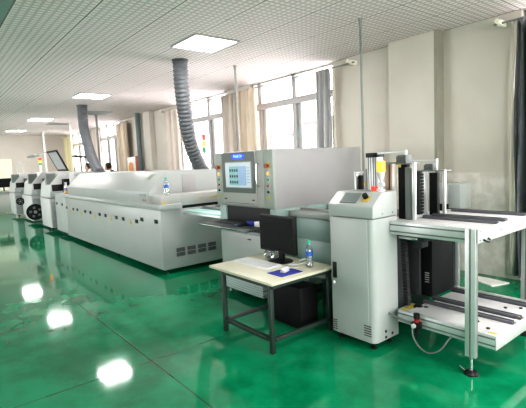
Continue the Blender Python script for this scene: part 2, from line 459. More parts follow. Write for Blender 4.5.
# curtains
def curtain(x0, x1, y, folds, amp, m, lab, z0=.08, z1=2.70, taper=0.0, grp='window curtains'):
    b = MB(); N = folds*8; rows = 14; grid = []
    for j in range(rows+1):
        z = z0+(z1-z0)*j/rows; row = []
        for i in range(N+1):
            u = i/N; ph = u*folds*2*PI
            s = 1-taper*math.sin(PI*min(1, (1-j/rows)*1.1))
            x = (x0+x1)/2+((x0-x1)/2*-1)*(2*u-1)*s + .015*math.sin(ph*.5+j*.5)
            top = .02*math.cos(ph) if j == rows else 0
            row.append(b.bm.verts.new((x, y+amp*math.sin(ph+.25*math.sin(j*.7))*(.75+.25*math.sin(u*9)), z+top)))
        grid.append(row)
    for j in range(rows):
        for i in range(N): b.bm.faces.new((grid[j][i], grid[j][i+1], grid[j+1][i+1], grid[j+1][i]))
    o = b.build('curtain', m, smooth=80)
    sm = o.modifiers.new('thickness', 'SOLIDIFY'); sm.thickness = .004
    return tag(center(o), lab, 'curtain', grp)
cg = curtain_mat('grey curtain cloth', (.36, .36, .37), (.56, .55, .54), 6)
cb = curtain_mat('beige curtain cloth', (.55, .46, .36), (.70, .61, .50), 2)
cp = curtain_mat('pinkish beige curtain cloth', (.50, .44, .39), (.66, .59, .54), 4)
cy = curtain_mat('yellowish curtain cloth', (.58, .52, .28), (.68, .62, .42), 4)
cd = curtain_mat('dark grey curtain cloth', (.05, .055, .06), (.16, .165, .17), 9)
cl = curtain_mat('curtain lining', (.62, .58, .50), (.70, .66, .58), 5)  # also colours the strip that stands for leaking daylight
curtain(-4.645, -4.355, 4.84, 5, .045, cg, 'grey bunched curtain at the right end of the nearest bright window')
curtain(-4.345, -4.30, 4.88, 2, .02, cl, 'narrow beige strip of curtain lining right of the grey bunched curtain')
curtain(-7.23, -6.72, 4.84, 6, .045, cp, 'greyish beige folded curtain left of the thin grey conduit pole')
curtain(-6.70, -6.10, 4.83, 5, .05, cb, 'beige patterned curtain with looped top right of the grey conduit pole')
curtain(-9.69, -9.01, 4.84, 7, .045, cp, 'pinkish curtain behind the big ribbed hose')
curtain(-12.92, -12.12, 4.84, 8, .05, cb, 'beige curtain above the red edged wall cabinet')
curtain(-15.17, -14.55, 4.84, 6, .05, cp, 'pale curtain behind the far ribbed hose')
curtain(-18.8, -17.7, 4.84, 6, .05, cy, 'yellowish curtain in the far corner of the room')
curtain(-1.845, -1.40, 4.84, 6, .05, cd, 'dark grey curtain at the right edge of the room')
curtain(-1.925, -1.865, 4.90, 2, .015, cl, 'narrow pale strip standing in for daylight leaking left of the dark grey curtain')  # pale sheet in place of the light leak beside the curtain
for (a, b, lab) in ((-9.9, -3.93, 'long thin curtain rod above the near windows'), (-2.08, .3, 'cream curtain rod stub above the dark grey curtain'),
                    (-18.95, -12.1, 'far curtain rod above the windows at the far end')):
    t = thing('curtain_rod', lab, 'curtain rod', ((a+b)/2, 4.88, 2.72), 'curtain rods')
    MB().cyl((a, 4.88, 2.725), (b, 4.88, 2.725), .011, seg=10).build('rod', 'pipe', t)
    for x in (a+.06, b-.06):
        MB().box(x-.02, x+.02, 4.86, YW, 2.70, 2.76, .004).cyl((x, 4.88, 2.725), (x, 4.80, 2.74), .024, seg=12).build('bracket', 'cream_rib', t)

# ------------------------------------------------------------------ reflow oven
def foot(b, x, y, h=.08, r=.028):
    b.lathe([(r, 0), (r, .012), (r*.5, .02), (.010, .022), (.010, h)], (x, y, 0), seg=12)
t = thing('reflow_oven', 'long white reflow oven with sloped hood and a row of black latches', 'reflow oven', (-7.8, 3.0, 0))
OV = t
MB().box(-9.585, -5.10, 2.393, 3.62, .06, .845, .008).build('base_cabinet', 'white', t)
MB().box(-10.46, -9.60, 2.393, 3.60, .085, .925, .008).build('loading_section', 'white', t)
MB().prism([(2.36, .85), (2.352, .865), (2.352, .885), (2.365, .902), (2.45, .915), (2.45, .845)], 'x', -9.58, -5.80).build('front_rail', 'white', t, smooth=60)
MB().prism([(2.36, .846), (2.36, .905), (2.37, .917), (2.69, .917), (2.69, .846)], 'x', -5.83, -5.055, bev=.004).build('end_ledge', 'white', t)
MB().prism([(2.41, .90), (2.41, 1.075), (2.68, 1.338), (3.52, 1.338), (3.6, 1.25), (3.6, .90)], 'x', -9.42, -5.45, bev=.006).build('hood', 'white', t)
MB().box(-5.46, -5.10, 2.412, 2.70, .915, 1.028, .006).box(-5.46, -5.10, 2.69, 3.6, .882, 1.028, .006).build('end_step', 'white_warm', t)
MB().box(-5.35, -5.104, 2.695, 3.55, .842, .884).build('exit_slot', 'matte_black', t)
MB().box(-5.452, -5.441, 2.92, 3.135, 1.035, 1.285, .003).build('inspection_panel', 'panel_grey', t)
for x, z in [(-10.303, .697), (-9.865, .693), (-9.523, .648), (-9.042, .642), (-8.762, .645), (-8.272, .642), (-7.964, .642), (-7.47, .642), (-7.175, .643), (-6.674, .645), (-6.389, .645), (-5.878, .647), (-5.688, .691), (-5.236, .696)]:
    MB().box(x-.045, x+.045, 2.383, 2.396, z-.027, z+.027, .004).build('latch', 'black', t)
for x, z in [(-9.268, .596), (-8.508, .603), (-7.717, .612), (-6.922, .620), (-6.097, .630)]:
    MB().prism([(x-.032, z-.03), (x+.032, z-.03), (x, z+.035)], 'y', 2.388, 2.394).box(x-.03, x+.03, 2.388, 2.394, z-.045, z-.032).build('warning_triangle', 'yellow', t)
for i in range(4):
    for j in range(2):
        y0 = 2.585+i*.163; z0 = .215+j*.062
        v = MB()
        for k in range(4): v.box(-5.101, -5.094, y0, y0+.125, z0+k*.013, z0+k*.013+.008)
        v.build('vent_slots', 'dark', t, smooth=0)
for x, y in ((-5.2, 2.5), (-7.0, 2.5), (-8.4, 2.5), (-9.5, 2.5), (-10.38, 2.5), (-5.2, 3.5), (-7.5, 3.5), (-10.38, 3.5)):
    b = MB(); foot(b, x, y, .09); b.build('levelling_foot', 'dark', t)
# printed marks on the hood (on its front slope and lip)
def on_slope(u, w): return (u, 2.41+(2.68-2.41)*w-.004, 1.075+(1.338-1.075)*w+.004)
b = MB()
for dx in (0, .10): 
    b.poly([on_slope(-5.88+dx, .58), on_slope(-5.85+dx, .58), on_slope(-5.77+dx, .88), on_slope(-5.80+dx, .88)])
b.poly([on_slope(-5.80, .88), on_slope(-5.77, .88), on_slope(-5.75, .58), on_slope(-5.78, .58)])
b.build('hood_logo', 'logo_green', t, smooth=0)
b = MB()
for (u, w) in ((-9.08, .55), (-8.98, .75), (-8.88, .5), (-8.78, .7)):
    b.poly([on_slope(u, w), on_slope(u+.03, w), on_slope(u+.12, w+.22), on_slope(u+.09, w+.22)])
b.build('hood_logo', 'print_grey', t, smooth=0)
for k, (x0, w) in enumerate(((-5.76, .06), (-5.68, .05), (-5.61, .07))): MB().box(x0, x0+w, 2.402, 2.4095, 1.005+.008*(k % 2), 1.045).build('printed_mark', 'print_grey', t, smooth=0)
for x0, w in ((-5.66, .05), (-5.58, .035)): MB().box(x0, x0+w, 2.402, 2.4095, .95, .972).build('printed_mark', 'print_red', t, smooth=0)
MB().box(-5.104, -5.096, 2.425, 2.475, .925, .95).build('yellow_sticker', 'yellow', t, smooth=0)
for y0, y1 in ((2.97, 3.02), (3.16, 3.27)): MB().box(-5.101, -5.097, y0, y1, .955, .972).build('yellow_sticker', 'yellow', t, smooth=0)

# bottles
def bottle(loc, h, r, lab, group='plastic bottles', capm='cap_green', labm='label_blue'):
    t = thing('water_bottle', lab, 'bottle', loc, group); x, y, z = loc
    MB().lathe([(r*.85, 0), (r, .015*h/.22), (r, .25*h), (r*.94, .30*h), (r, .34*h), (r, .62*h), (r*.8, .74*h), (r*.42, .86*h), (r*.38, .90*h)], (x, y, z)).build('bottle_body', 'clear', t)
    MB().lathe([(r*.8, 0), (r*.9, .01), (r*.9, .50*h)], (x, y, z+.004)).build('water', 'clear', t)
    MB().lathe([(r*1.02, .42*h), (r*1.02, .60*h)], (x, y, z)).build('label', labm, t)
    MB().lathe([(r*.48, .88*h), (r*.48, .97*h), (r*.42, h)], (x, y, z)).build('cap', capm, t)
    return t
bottle((-5.22, 2.56, 1.028), .235, .035, 'small clear bottle with green cap standing on the end step of the oven')

# exhaust hoses
def hose(pts, r, lab):
    p = spline(pts, 40)
    t = thing('exhaust_hose', lab, 'hose', pts[-1], 'ribbed exhaust hoses')
    # resample evenly: one rib every 5.4 cm
    acc = [0.0]
    for a, b in zip(p, p[1:]): acc.append(acc[-1]+(b-a).length)
    n = int(acc[-1]/.054)*6; dense = []; rad = []; k = 0
    for i in range(n+1):
        d = acc[-1]*i/n
        while k < len(acc)-2 and acc[k+1] < d: k += 1
        f = (d-acc[k])/max(1e-6, acc[k+1]-acc[k]); dense.append(p[k].lerp(p[k+1], f)); rad.append(r*(.965, .945, .98, 1.03, 1.05, 1.015)[i % 6])
    MB().tube(dense, rad, seg=24).build('ribbed_tube', 'duct', t, smooth=70)
    a = Vector(pts[0])
    MB().lathe([(r*1.12, 0), (r*1.12, .012)], (a.x, a.y, a.z-.012)).build('ceiling_flange', 'duct', t)
    e = Vector(pts[-1])
    MB().lathe([(r*1.2, 0), (r*1.2, .010), (r*1.12, .012), (r*1.12, .03)], (e.x, e.y, e.z+.001)).build('outlet_collar', 'duct', t)
    return t
hose([(-5.377, 2.97, 2.841), (-5.393, 2.98, 2.444), (-5.49, 3.08, 1.908), (-5.56, 3.21, 1.56), (-5.60, 3.34, 1.338)], .100, 'large grey ribbed exhaust hose from the ceiling to the near end of the oven')
hose([(-10.10, 3.05, 2.841), (-10.10, 3.05, 2.30), (-9.77, 3.05, 1.726), (-9.50, 3.05, 1.48), (-9.27, 3.05, 1.338)], .105, 'ribbed exhaust hose bending down to the far end of the oven')

# things on the oven's left ledge
t = thing('spray_bottle', 'white spray bottle with blue band on the far ledge of the oven', 'bottle', (-9.95, 2.52, .925))
MB().lathe([(.04, 0), (.042, .01), (.042, .14), (.02, .18), (.018, .20)], (-9.95, 2.52, .925)).build('bottle_body', 'white_plastic', t)
MB().lathe([(.0425, .05), (.0425, .11)], (-9.95, 2.52, .925)).build('label', 'label_blue', t)
MB().box(-9.98, -9.92, 2.50, 2.54, 1.125, 1.16, .006).box(-9.99, -9.97, 2.51, 2.53, 1.09, 1.13, .004).build('spray_head', 'white_plastic', t)
t = thing('solder_spool', 'small yellow spool with red flanges on the far ledge of the oven', 'spool', (-9.72, 2.48, .925))
MB().lathe([(.05, .012), (.05, .07)], (-9.72, 2.48, .925)).build('spool_winding', 'yellow', t)
MB().lathe([(.065, 0), (.065, .012)], (-9.72, 2.48, .925)).lathe([(.065, .07), (.065, .08)], (-9.72, 2.48, .925)).build('flange', 'red', t)

# ------------------------------------------------------------------ conveyor between oven and inspection machine
t = thing('transfer_conveyor', 'short conveyor with pale teal cover between the oven and the inspection machine', 'conveyor', (-4.6, 2.95, 0))
MB().box(-5.06, -4.18, 2.72, 2.95, .80, .822, .004).build('cover_plate', 'teal_gloss', t)
MB().box(-5.06, -4.18, 2.70, 2.74, .775, .80, .003).build('side_rail', 'alu', t)
MB().box(-5.06, -4.18, 3.30, 3.34, .775, .83, .003).build('side_rail', 'alu', t)
MB().box(-5.06, -4.18, 2.96, 3.29, .815, .825).build('belt', 'rail_grey', t)
for y in (2.985, 3.2): MB().box(-5.06, -4.18, y, y+.03, .825, .845, .003).build('guide_rail', 'steel', t)
for x in (-4.25,):
    for y in (2.86, 3.25):
        b = MB().box(x-.025, x+.025, y-.025, y+.025, .06, .80, .003); foot(b, x, y, .07); b.build('leg', 'alu', t)

# ------------------------------------------------------------------ inspection machine
AX0, AX1, AY0, AY1 = -4.145, -3.145, 2.66, 3.98
t = thing('inspection_machine', 'white optical inspection machine with front screen and blue glowing sign', 'inspection machine', (-3.65, 3.3, 0))
AOI = t
MB().box(AX0, AX1, AY0+.012, AY1, .945, 1.528, .008).build('upper_housing', 'panel_grey', t)
MB().box(AX0, -4.005, AY0-.004, AY0+.03, .955, 1.522, .006).build('control_column', 'grey_green', t)
MB().box(-3.284, AX1+.002, AY0-.004, AY0+.03, .95, 1.526, .006).build('control_column', 'grey_green', t)
MB().box(-3.405, -3.29, AY0, AY0+.03, .955, 1.524, .004).build('door_stile', 'white_warm', t)
d = MB().box(-4.0, -3.41, AY0-.012, AY0+.03, .965, 1.522, .005).build('front_door', 'white_warm', t)
MB().box(-3.995, -3.415, AY0-.020, AY0-.010, 1.095, 1.520, .004).build('bezel', 'grey', d)
MB().box(-3.925, -3.455, AY0-.026, AY0-.018, 1.145, 1.422, .004).build('screen_frame', 'panel_grey', d)
# picture on the screen
scr = mat('lit screen background', (.2, .25, .27), .3, emis=(.55, .64, .68), estr=.30)
pcb = mat('screen board image', (.10, .26, .27), .3, emis=(.10, .27, .28), estr=.35)
blu = mat('screen blue field', (.10, .18, .30), .3, emis=(.20, .33, .50), estr=.35)
b = MB().box(-3.915, -3.465, AY0-.0285, AY0-.0265, 1.155, 1.412, mi=0)
b.box(-3.845, -3.675, AY0-.030, AY0-.0285, 1.175, 1.375, mi=1).box(-3.672, -3.545, AY0-.030, AY0-.0285, 1.175, 1.375, mi=2)
for i in range(4):
    for j in range(3):
        x = -3.835+i*.041; z = 1.195+j*.062
        b.box(x, x+.026, AY0-.031, AY0-.0295, z, z+.026, mi=3)
for k in range(6): b.box(-3.525, -3.485, AY0-.030, AY0-.0285, 1.20+k*.03, 1.212+k*.03, mi=2)
b.build('screen', [scr, pcb, blu, 'dark'], d, smooth=0)
MB().box(-3.785, -3.575, AY0-.026, AY0-.018, 1.452, 1.500, .003).build('sign_panel', 'blue_glow', d)
text_mesh('sign_text', 'MARTV', .046, 'cyan_glow', d, (-3.68, AY0-.0275, 1.476), (1, 0, 0), (0, 0, 1), .001)
MB().tube([(-3.97, AY0-.014, .985), (-3.44, AY0-.014, .985)], .003).build('door_groove', 'grey', d)
for x in (-3.955, -3.455):
    MB().box(x-.02, x+.02, AY0-.02, AY0-.008, 1.02, 1.032, .002).build('latch', 'dark', d)
MB().tube(spline([(-3.36, AY0-.005, 1.17), (-3.36, AY0-.04, 1.19), (-3.36, AY0-.04, 1.37), (-3.36, AY0-.005, 1.39)], 5), .008).build('door_handle', 'steel', t)
for (x, zs) in ((-4.075, 0), (-3.213, 1)):
    MB().cyl((x, AY0-.004, 1.37), (x, AY0-.03, 1.37), .015).cyl((x, AY0-.03, 1.37), (x, AY0-.04, 1.37), .023).build('emergency_button', ['red'], t)
    MB().box(x-.028, x+.028, AY0-.008, AY0-.003, 1.342, 1.398, .003).build('button_plate', 'yellow', t)
    for k, (m, z) in enumerate((('orange_glow', 1.295), ('green_lens', 1.235), ('red', 1.175), ('black', 1.115))):
        MB().cyl((x, AY0-.004, z), (x, AY0-.010, z), .021, mi=0).cyl((x, AY0-.010, z), (x, AY0-.018, z), .015, mi=1).build('push_button', ['white_plastic', m], t)
    MB().box(x-.025, x+.025, AY0-.008, AY0-.003, 1.045, 1.07).build('button_label', 'yellow', t, smooth=0)
# lower body with a keyboard recess
MB().box(AX0+.01, AX1-.01, 3.1, AY1-.01, .09, .945, .006).box(AX0+.01, AX0+.13, AY0+.02, 3.1, .09, .945, .004).box(AX1-.10, AX1-.01, AY0+.02, 3.1, .09, .945, .004).box(AX0+.1, AX1-.05, AY0+.03, 3.1, .09, .68, .004).build('lower_body', 'teal_plate', t)
MB().box(AX0+.13, AX1-.10, AY0+.04, 3.09, .685, .94).build('recess_fill', 'black', t, smooth=0)  # black block fills the keyboard recess
MB().box(AX0+.03, AX1-.02, AY0, AY0+.025, .10, .66, .006).build('lower_door', 'white', t)
MB().box(-3.60, -3.55, AY0-.01, AY0+.002, .60, .612, .002).build('latch', 'dark', t)
MB().box(-3.94, -3.25, 2.55, AY0-.002, .065, .232, .006).build('cable_trough', ['perf'], t)
for x, y in ((-3.95, 2.72), (-3.22, 2.78), (-3.9, 3.85), (-3.22, 3.85)):
    b = MB(); foot(b, x, y, .10, .03); b.build('levelling_foot', 'steel', t)
tr = MB().prism([(2.40, .745), (2.40, .755), (2.43, .772), (2.98, .772), (2.98, .745)], 'x', -4.16, -3.255, bev=.003).build('keyboard_tray', 'dark', t)
MB().tube([(-4.15, 2.405, .752), (-3.27, 2.405, .752)], .009).build('tray_lip', 'chrome', tr)
# keyboard, scanner etc. on the tray
def keyboard(name, lab, c, w, dpt, z, mk, mkey, rz, grp=None):
    t = thing(name, lab, 'keyboard', (c[0], c[1], z), grp, rz, local=True)
    MB().prism([(-dpt/2, 0), (-dpt/2, .007), (dpt/2, .014), (dpt/2, 0)], 'x', -w/2, w/2, bev=.003).build('keyboard_case', mk, t)
    b = MB(); n = 15
    for r in range(5):
        y0 = -dpt/2+.012+r*(dpt-.024)/5; zz = .008+.007*(r+.5)/5
        for k in range(n):
            if r == 0 and 4 <= k <= 8:
                continue
            x0 = -w/2+.01+k*(w-.02)/n
            b.box(x0+.0015, x0+(w-.02)/n-.0015, y0+.0015, y0+(dpt-.024)/5-.002, zz-.002, zz+.005)
        if r == 0: b.box(-w/2+.01+4*(w-.02)/n, -w/2+.01+9*(w-.02)/n-.002, y0+.0015, y0+(dpt-.024)/5-.002, zz-.002, zz+.005)
    b.build('keys', mkey, t, smooth=0)
    return t
keyboard('keyboard', 'black keyboard on the pulled-out tray of the inspection machine', (-3.80, 2.60), .46, .16, .772, 'black', 'dark', 0)
t = thing('barcode_scanner', 'blue and black hand scanner lying on the tray beside the black keyboard', 'scanner', (-3.46, 2.62, .772))
MB().box(-3.52, -3.40, 2.58, 2.68, .772, .815, .010).build('scanner_head', 'blue', t)
MB().box(-3.54, -3.49, 2.48, 2.60, .772, .80, .010).build('scanner_grip', 'black', t)
t = thing('paper_pad', 'pale blue and white note pad beside the scanner on the tray', 'notepad', (-3.40, 2.5, .772))
MB().box(-3.62, -3.56, 2.50, 2.60, .772, .78, .001).build('cover', 'label_blue', t)
MB().box(-3.38, -3.31, 2.58, 2.68, .772, .82, .004).build('pages', 'paper', t)

# tower light behind
def tower(name, x, y, z0, lab, parent=None, r=.025, h=.06, pole=.3):
    t = parent
    p = MB().cyl((x, y, z0), (x, y, z0+pole), r*.4, seg=10).build('tower_light', 'steel', t)
    for k, m in enumerate(('green_lens', 'orange_glow', 'red_bright')):
        MB().cyl((x, y, z0+pole+k*h), (x, y, z0+pole+(k+1)*h-.004), r, seg=14).build('lens', m, p)
    return p
tower('tower_light', -5.85, 3.56, 1.27, '', OV, r=.03, h=.098, pole=.316)

# ------------------------------------------------------------------ link conveyor between inspection machine and unloader
t = thing('link_conveyor', 'grey green link conveyor with white rails between inspection machine and unloader cabinet', 'conveyor', (-2.7, 3.1, 0))
MB().box(-3.135, -2.45, 2.86, 3.5, .30, .86, .006).build('housing', 'teal_plate', t)
MB().box(-3.135, -2.45, 2.845, 2.861, .665, .855, .003).build('upper_panel', 'teal_plate', t)
MB().box(-3.135, -2.45, 2.848, 2.861, .31, .655, .003).build('lower_panel', 'teal_plate', t)
MB().box(-3.14, -2.45, 2.83, 2.90, .865, .925, .006).build('side_rail', 'white', t)
MB().box(-3.14, -2.45, 3.40, 3.47, .86, .93, .006).build('side_rail', 'white', t)
MB().box(-3.13, -2.45, 2.91, 3.39, .862, .88).build('belt', 'matte_black', t)
MB().box(-3.13, -2.45, 2.985, 3.01, .88, .935, .003).build('guide_rail', 'white_warm', t)
for x in (-3.05, -2.5):
    for y in (2.93, 3.42):
        b = MB().box(x-.03, x+.03, y-.03, y+.03, .06, .31, .003); foot(b, x, y, .07); b.build('leg', 'alu', t)

# ------------------------------------------------------------------ unloader control cabinet
t = thing('control_cabinet', 'white unloader control cabinet with small touch screen and lit amber lamp', 'control cabinet', (-2.07, 2.61, 0))
CX0, CX1, CY0, CY1 = -2.272, -1.862, 2.47, 2.76
def rprof(x0, x1, y0, y1, r, n=6):
    p = []
    for k in range(n+1):
        a = PI+ (PI/2)*k/n; p.append((x0+r*.4+r*.4*math.cos(a), y0+r*.4+r*.4*math.sin(a)))
    for k in range(n+1):
        a = -PI/2+(PI/2)*k/n; p.append((x1-r+r*math.cos(a), y0+r+r*math.sin(a)))
    p += [(x1, y1), (x0, y1)]
    return p
MB().prism(rprof(CX0, CX1, CY0, CY1, .045), 'z', .055, .968).build('lower_cabinet', 'white', t, smooth=50)
# the door: front sheet with its own seam
MB().box(CX0+.012, CX1-.05, CY0-.004, CY0+.004, .07, .96, .002).build('door', 'white', t)
# head with sloped console
b = MB()
prof = [(CY0-.002, .974), (CY0-.002, 1.055), (CY0+.006, 1.068), (2.575, 1.15), (2.59, 1.155), (CY1, 1.155), (CY1, .974)]
b.prism(prof, 'x', CX0-.003, CX1+.003, bev=.004); b.build('console_head', 'white', t)
sl = Vector((0, 2.575-(CY0+.006), 1.15-1.068)).normalized(); nrm = Vector((0, -sl.z, sl.y))
def on_console(x, s, n): 
    p = Vector((x, CY0+.006, 1.068))+sl*s+nrm*n; return p
def console_box(x0, x1, s0, s1, h, name, m, parent, n0=0.0):
    b = MB(); v = [on_console(x, s, n) for n in (n0, n0+h) for (x, s) in ((x0, s0), (x1, s0), (x1, s1), (x0, s1))]
    bv = [b.bm.verts.new(p) for p in v]
    for f in ((3, 2, 1, 0), (4, 5, 6, 7), (0, 1, 5, 4), (1, 2, 6, 5), (2, 3, 7, 6), (3, 0, 4, 7)): b.bm.faces.new([bv[i] for i in f])
    return b.build(name, m, parent, smooth=0)
ts = console_box(-2.175, -2.025, .015, .118, .006, 'touch_screen', 'grey', t)
console_box(-2.158, -2.042, .030, .105, .001, 'display', mat('grey display', (.16, .19, .19), .2), ts, .006)
console_box(-1.985, -1.925, .035, .09, .004, 'switch_plate', 'yellow', t)
a = on_console(-1.962, .075, .004); MB().cyl(a, a+nrm*.03, .02, mi=0).build('rotary_switch', 'black', t)
MB().cyl((-1.985, 2.66, 1.155), (-1.985, 2.66, 1.175), .016, mi=0).cyl((-1.985, 2.66, 1.175), (-1.985, 2.66, 1.19), .026, mi=0).build('emergency_button', 'red_bright', t)
MB().box(-2.02, -1.95, 2.612, 2.63, 1.1555, 1.157).build('yellow_sticker', 'yellow', t, smooth=0)
# beacon
bx, by = -1.925, 2.665
bc = MB().lathe([(.028, 0), (.028, .010), (.012, .016), (.011, .035)], (bx, by, 1.155)).cyl((bx, by-.012, 1.205), (bx, by+.012, 1.205), .023, seg=18).lathe([(.011, .065), (.014, .085), (.022, .10), (.028, .138), (.028, .142)], (bx, by, 1.155)).build('signal_lamp', 'white_plastic', t)
MB().lathe([(.031, .142), (.032, .146), (.032, .215), (.028, .222)], (bx, by, 1.155)).build('lamp_lens', 'amber_core', bc)
for (x0, x1, z0) in ((-2.268, -2.215, .075), (-1.955, -1.89, .105)):
    v = MB()
    for k in range(5): v.box(x0, x1, CY0-.007, CY0-.003, z0+k*.018, z0+k*.018+.006)
    v.build('vent_slots', 'dark', t, smooth=0)
h = MB().box(-2.243, -2.205, CY0-.012, CY0-.002, .49, .615, .004).build('door_handle', 'black', t)
MB().cyl((-2.226, CY0-.002, .455), (-2.226, CY0-.012, .455), .012).build('door_lock', 'steel', t)
for y, z in ((2.60, .12), (2.60, .075), (2.68, .085)): MB().cyl((CX1-.004, y, z), (CX1+.003, y, z), .011, seg=12).build('cable_hole', 'black', t)
for y in (2.58, 2.70): MB().cyl((CX1, y, 1.0), (CX1+.006, y, 1.0), .006, seg=8).build('screw', 'steel', t)
for x in (-2.22, -1.91):
    for y in (2.52, 2.71):
        b = MB(); foot(b, x, y, .065, .024); b.build('levelling_foot', 'black', t)

# ------------------------------------------------------------------ unloader frame with two decks
FX0, FX1, FY0, FY1 = -1.855, -1.218, 2.66, 3.50
t = thing('magazine_unloader', 'aluminium magazine unloader frame with two roller decks and black lift towers', 'magazine unloader', (-1.5, 3.08, 0))
UF = t
def profile_beam(x0, x1, y0, y1, z0, z1, axis, grooves, m='alu'):
    b = MB().box(x0, x1, y0, y1, z0, z1, .003)
    return b
def beam(z0, z1, y0, y1, x0, x1, name='side_beam'):
    b = MB().box(x0, x1, y0, y1, z0, z1, .003, mi=0)
    n = 2
    for k in range(n):
        zc = z0+(z1-z0)*(k+.5)/n
        b.box(x0, x1, y0-.0012, y0+.002, zc-.005, zc+.005, mi=1).box(x0, x1, y1-.002, y1+.0012, zc-.005, zc+.005, mi=1)
    return b.build(name, ['alu', 'grey'], t)
beam(.842, .937, 2.663, 2.70, -1.855, -1.287)
beam(.842, .937, 3.46, 3.50, -1.855, -1.287)
beam(.195, .283, 2.665, 2.70, -1.80, -1.112)
beam(.195, .283, 3.46, 3.50, -1.80, -1.112)
def post(x0, x1, y0, y1, z0, z1):
    b = MB().box(x0, x1, y0, y1, z0, z1, .003, mi=0)
    xc = (x0+x1)/2
    b.box(xc-.005, xc+.005, y0-.0012, y0+.002, z0, z1, mi=1)
    for yc in (y0+(y1-y0)*.25, y0+(y1-y0)*.75): b.box(x1-.002, x1+.0012, yc-.004, yc+.004, z0, z1, mi=1)
    p = b.build('post', ['alu', 'grey'], t)
    xm, ym = (x0+x1)/2, (y0+y1)/2
    MB().cyl((xm, ym, .015), (xm, ym, z0), .010, seg=10).build('foot_stem', 'steel', p)
    MB().lathe([(.046, 0), (.046, .008), (.03, .022), (.014, .028)], (xm, ym, 0)).build('foot_pad', 'black', p)
    return p
for (x0, x1) in ((-1.286, -1.218),):
    post(x0, x1, 2.625, 2.662, .117, .94); post(x0, x1, 3.502, 3.54, .117, .94)
for (x0, x1) in ((-1.83, -1.77),):
    post(x0, x1, 3.502, 3.54, .117, .94)
MB().box(-1.216, -1.208, 2.635, 3.545, .850, .940, .002).build('end_plate', 'deck', t)
MB().tube(spline([(-1.208, 2.705, .868), (-1.185, 2.715, .856), (-1.185, 2.755, .856), (-1.208, 2.77, .868)], 5), .006).build('plate_handle', 'black', t)
for y, z in ((2.66, .925), (2.66, .87), (2.95, .90), (3.1, .925), (3.3, .90)): MB().cyl((-1.209, y, z), (-1.204, y, z), .006, seg=8).build('screw', 'steel', t)
MB().box(-1.116, -1.108, 2.662, 3.50, .193, .284, .002).build('end_plate', 'deck', t)
# decks: plates with gaps for the rails
for (y0, y1) in ((2.70, 2.93), (3.13, 3.40)): MB().box(-1.856 if y0 < 2.8 else -1.93, -1.218, y0, y1, .915, .934, .002).build('deck_plate', 'deck', t)
MB().box(-1.65, -1.218, 2.985, 3.06, .915, .934, .002).build('deck_plate', 'deck', t)
for (y0, y1) in ((2.70, 2.93), (3.12, 3.33)): MB().box(-1.74, -1.116, y0, y1, .262, .281, .002).build('deck_plate', 'deck', t)
MB().box(-1.72, -1.116, 2.995, 3.045, .262, .281, .002).build('deck_plate', 'deck', t)
def rail(y, z, x0, x1):
    b = MB().box(x0, x1, y-.022, y+.022, z, z+.03, .006, mi=0)
    b.box(x0, x1, y-.006, y+.006, z+.028, z+.034, mi=1)
    r = b.build('roller_rail', ['rail_grey', 'dark'], t)
    MB().box(x1-.03, x1, y-.024, y+.024, z-.004, z+.010).build('end_cap', 'yellow', r, smooth=0)
for y, x0 in ((2.957, -1.76), (3.09, -1.76), (3.43, -1.785)): rail(y, .922, x0, -1.225)
for y in (2.957, 3.085, 3.37): rail(y, .268, -1.76, -1.125)
for x, y in ((-1.17, 2.69), (-1.80, 2.70)): MB().box(x, x+.045, y, y+.03, .2815, .2835).build('yellow_sticker', 'yellow', t, smooth=0)
for x, y in ((-1.30, 2.83), (-1.28, 3.22), (-1.20, 2.76), (-1.2, 3.28)): MB().cyl((x, y, .280), (x, y, .288), .012, seg=10).build('deck_bolt', 'black', t)
MB().box(-1.85, -1.62, 2.73, 2.93, .20, .26, .003).build('lift_base_plate', 'teal_plate', t)
MB().box(-1.83, -1.73, 2.80, 2.90, .26, .262).build('yellow_sticker', 'yellow', t, smooth=0)
# lower black covers of the lift
MB().box(-1.965, -1.862, 3.06, 3.42, .285, .835, .004).build('lower_cover', 'dark', t)
lc = MB().box(-1.86, -1.765, 3.08, 3.42, .285, .835, .004).build('lower_cover', 'matte_black', t)
b = MB()
for k in range(5): b.box(-1.825, -1.79, 3.074, 3.0795, .40+k*.018, .407+k*.018)
b.build('vent_slots', 'panel_grey', lc, smooth=0)
# carriage below the top beam and cable chain
b = MB().box(-1.83, -1.66, 2.80, 3.05, .78, .83, .004, mi=0).box(-1.85, -1.70, 2.76, 2.80, .795, .815, .003, mi=1).box(-1.80, -1.72, 2.86, 2.95, .72, .78, .004, mi=0).box(-1.78, -1.62, 2.98, 3.02, .775, .80, .002, mi=1)
b.build('lift_carriage', ['dark', 'steel'], t)
b = MB()
for k in range(22):
    z = .78-k*.0235; x = -1.845+.028*k/22
    b.box(x-.018, x+.018, 2.80, 2.84, z-.009, z+.009, .002)
b.build('cable_chain', 'rubber', t)
b = MB().sphere((-1.74, 2.84, .275), .03, (1.3, 1.1, .7)).sphere((-1.69, 2.86, .27), .022, (1.2, 1.2, .7)); b.build('cable_gland', 'black', t)
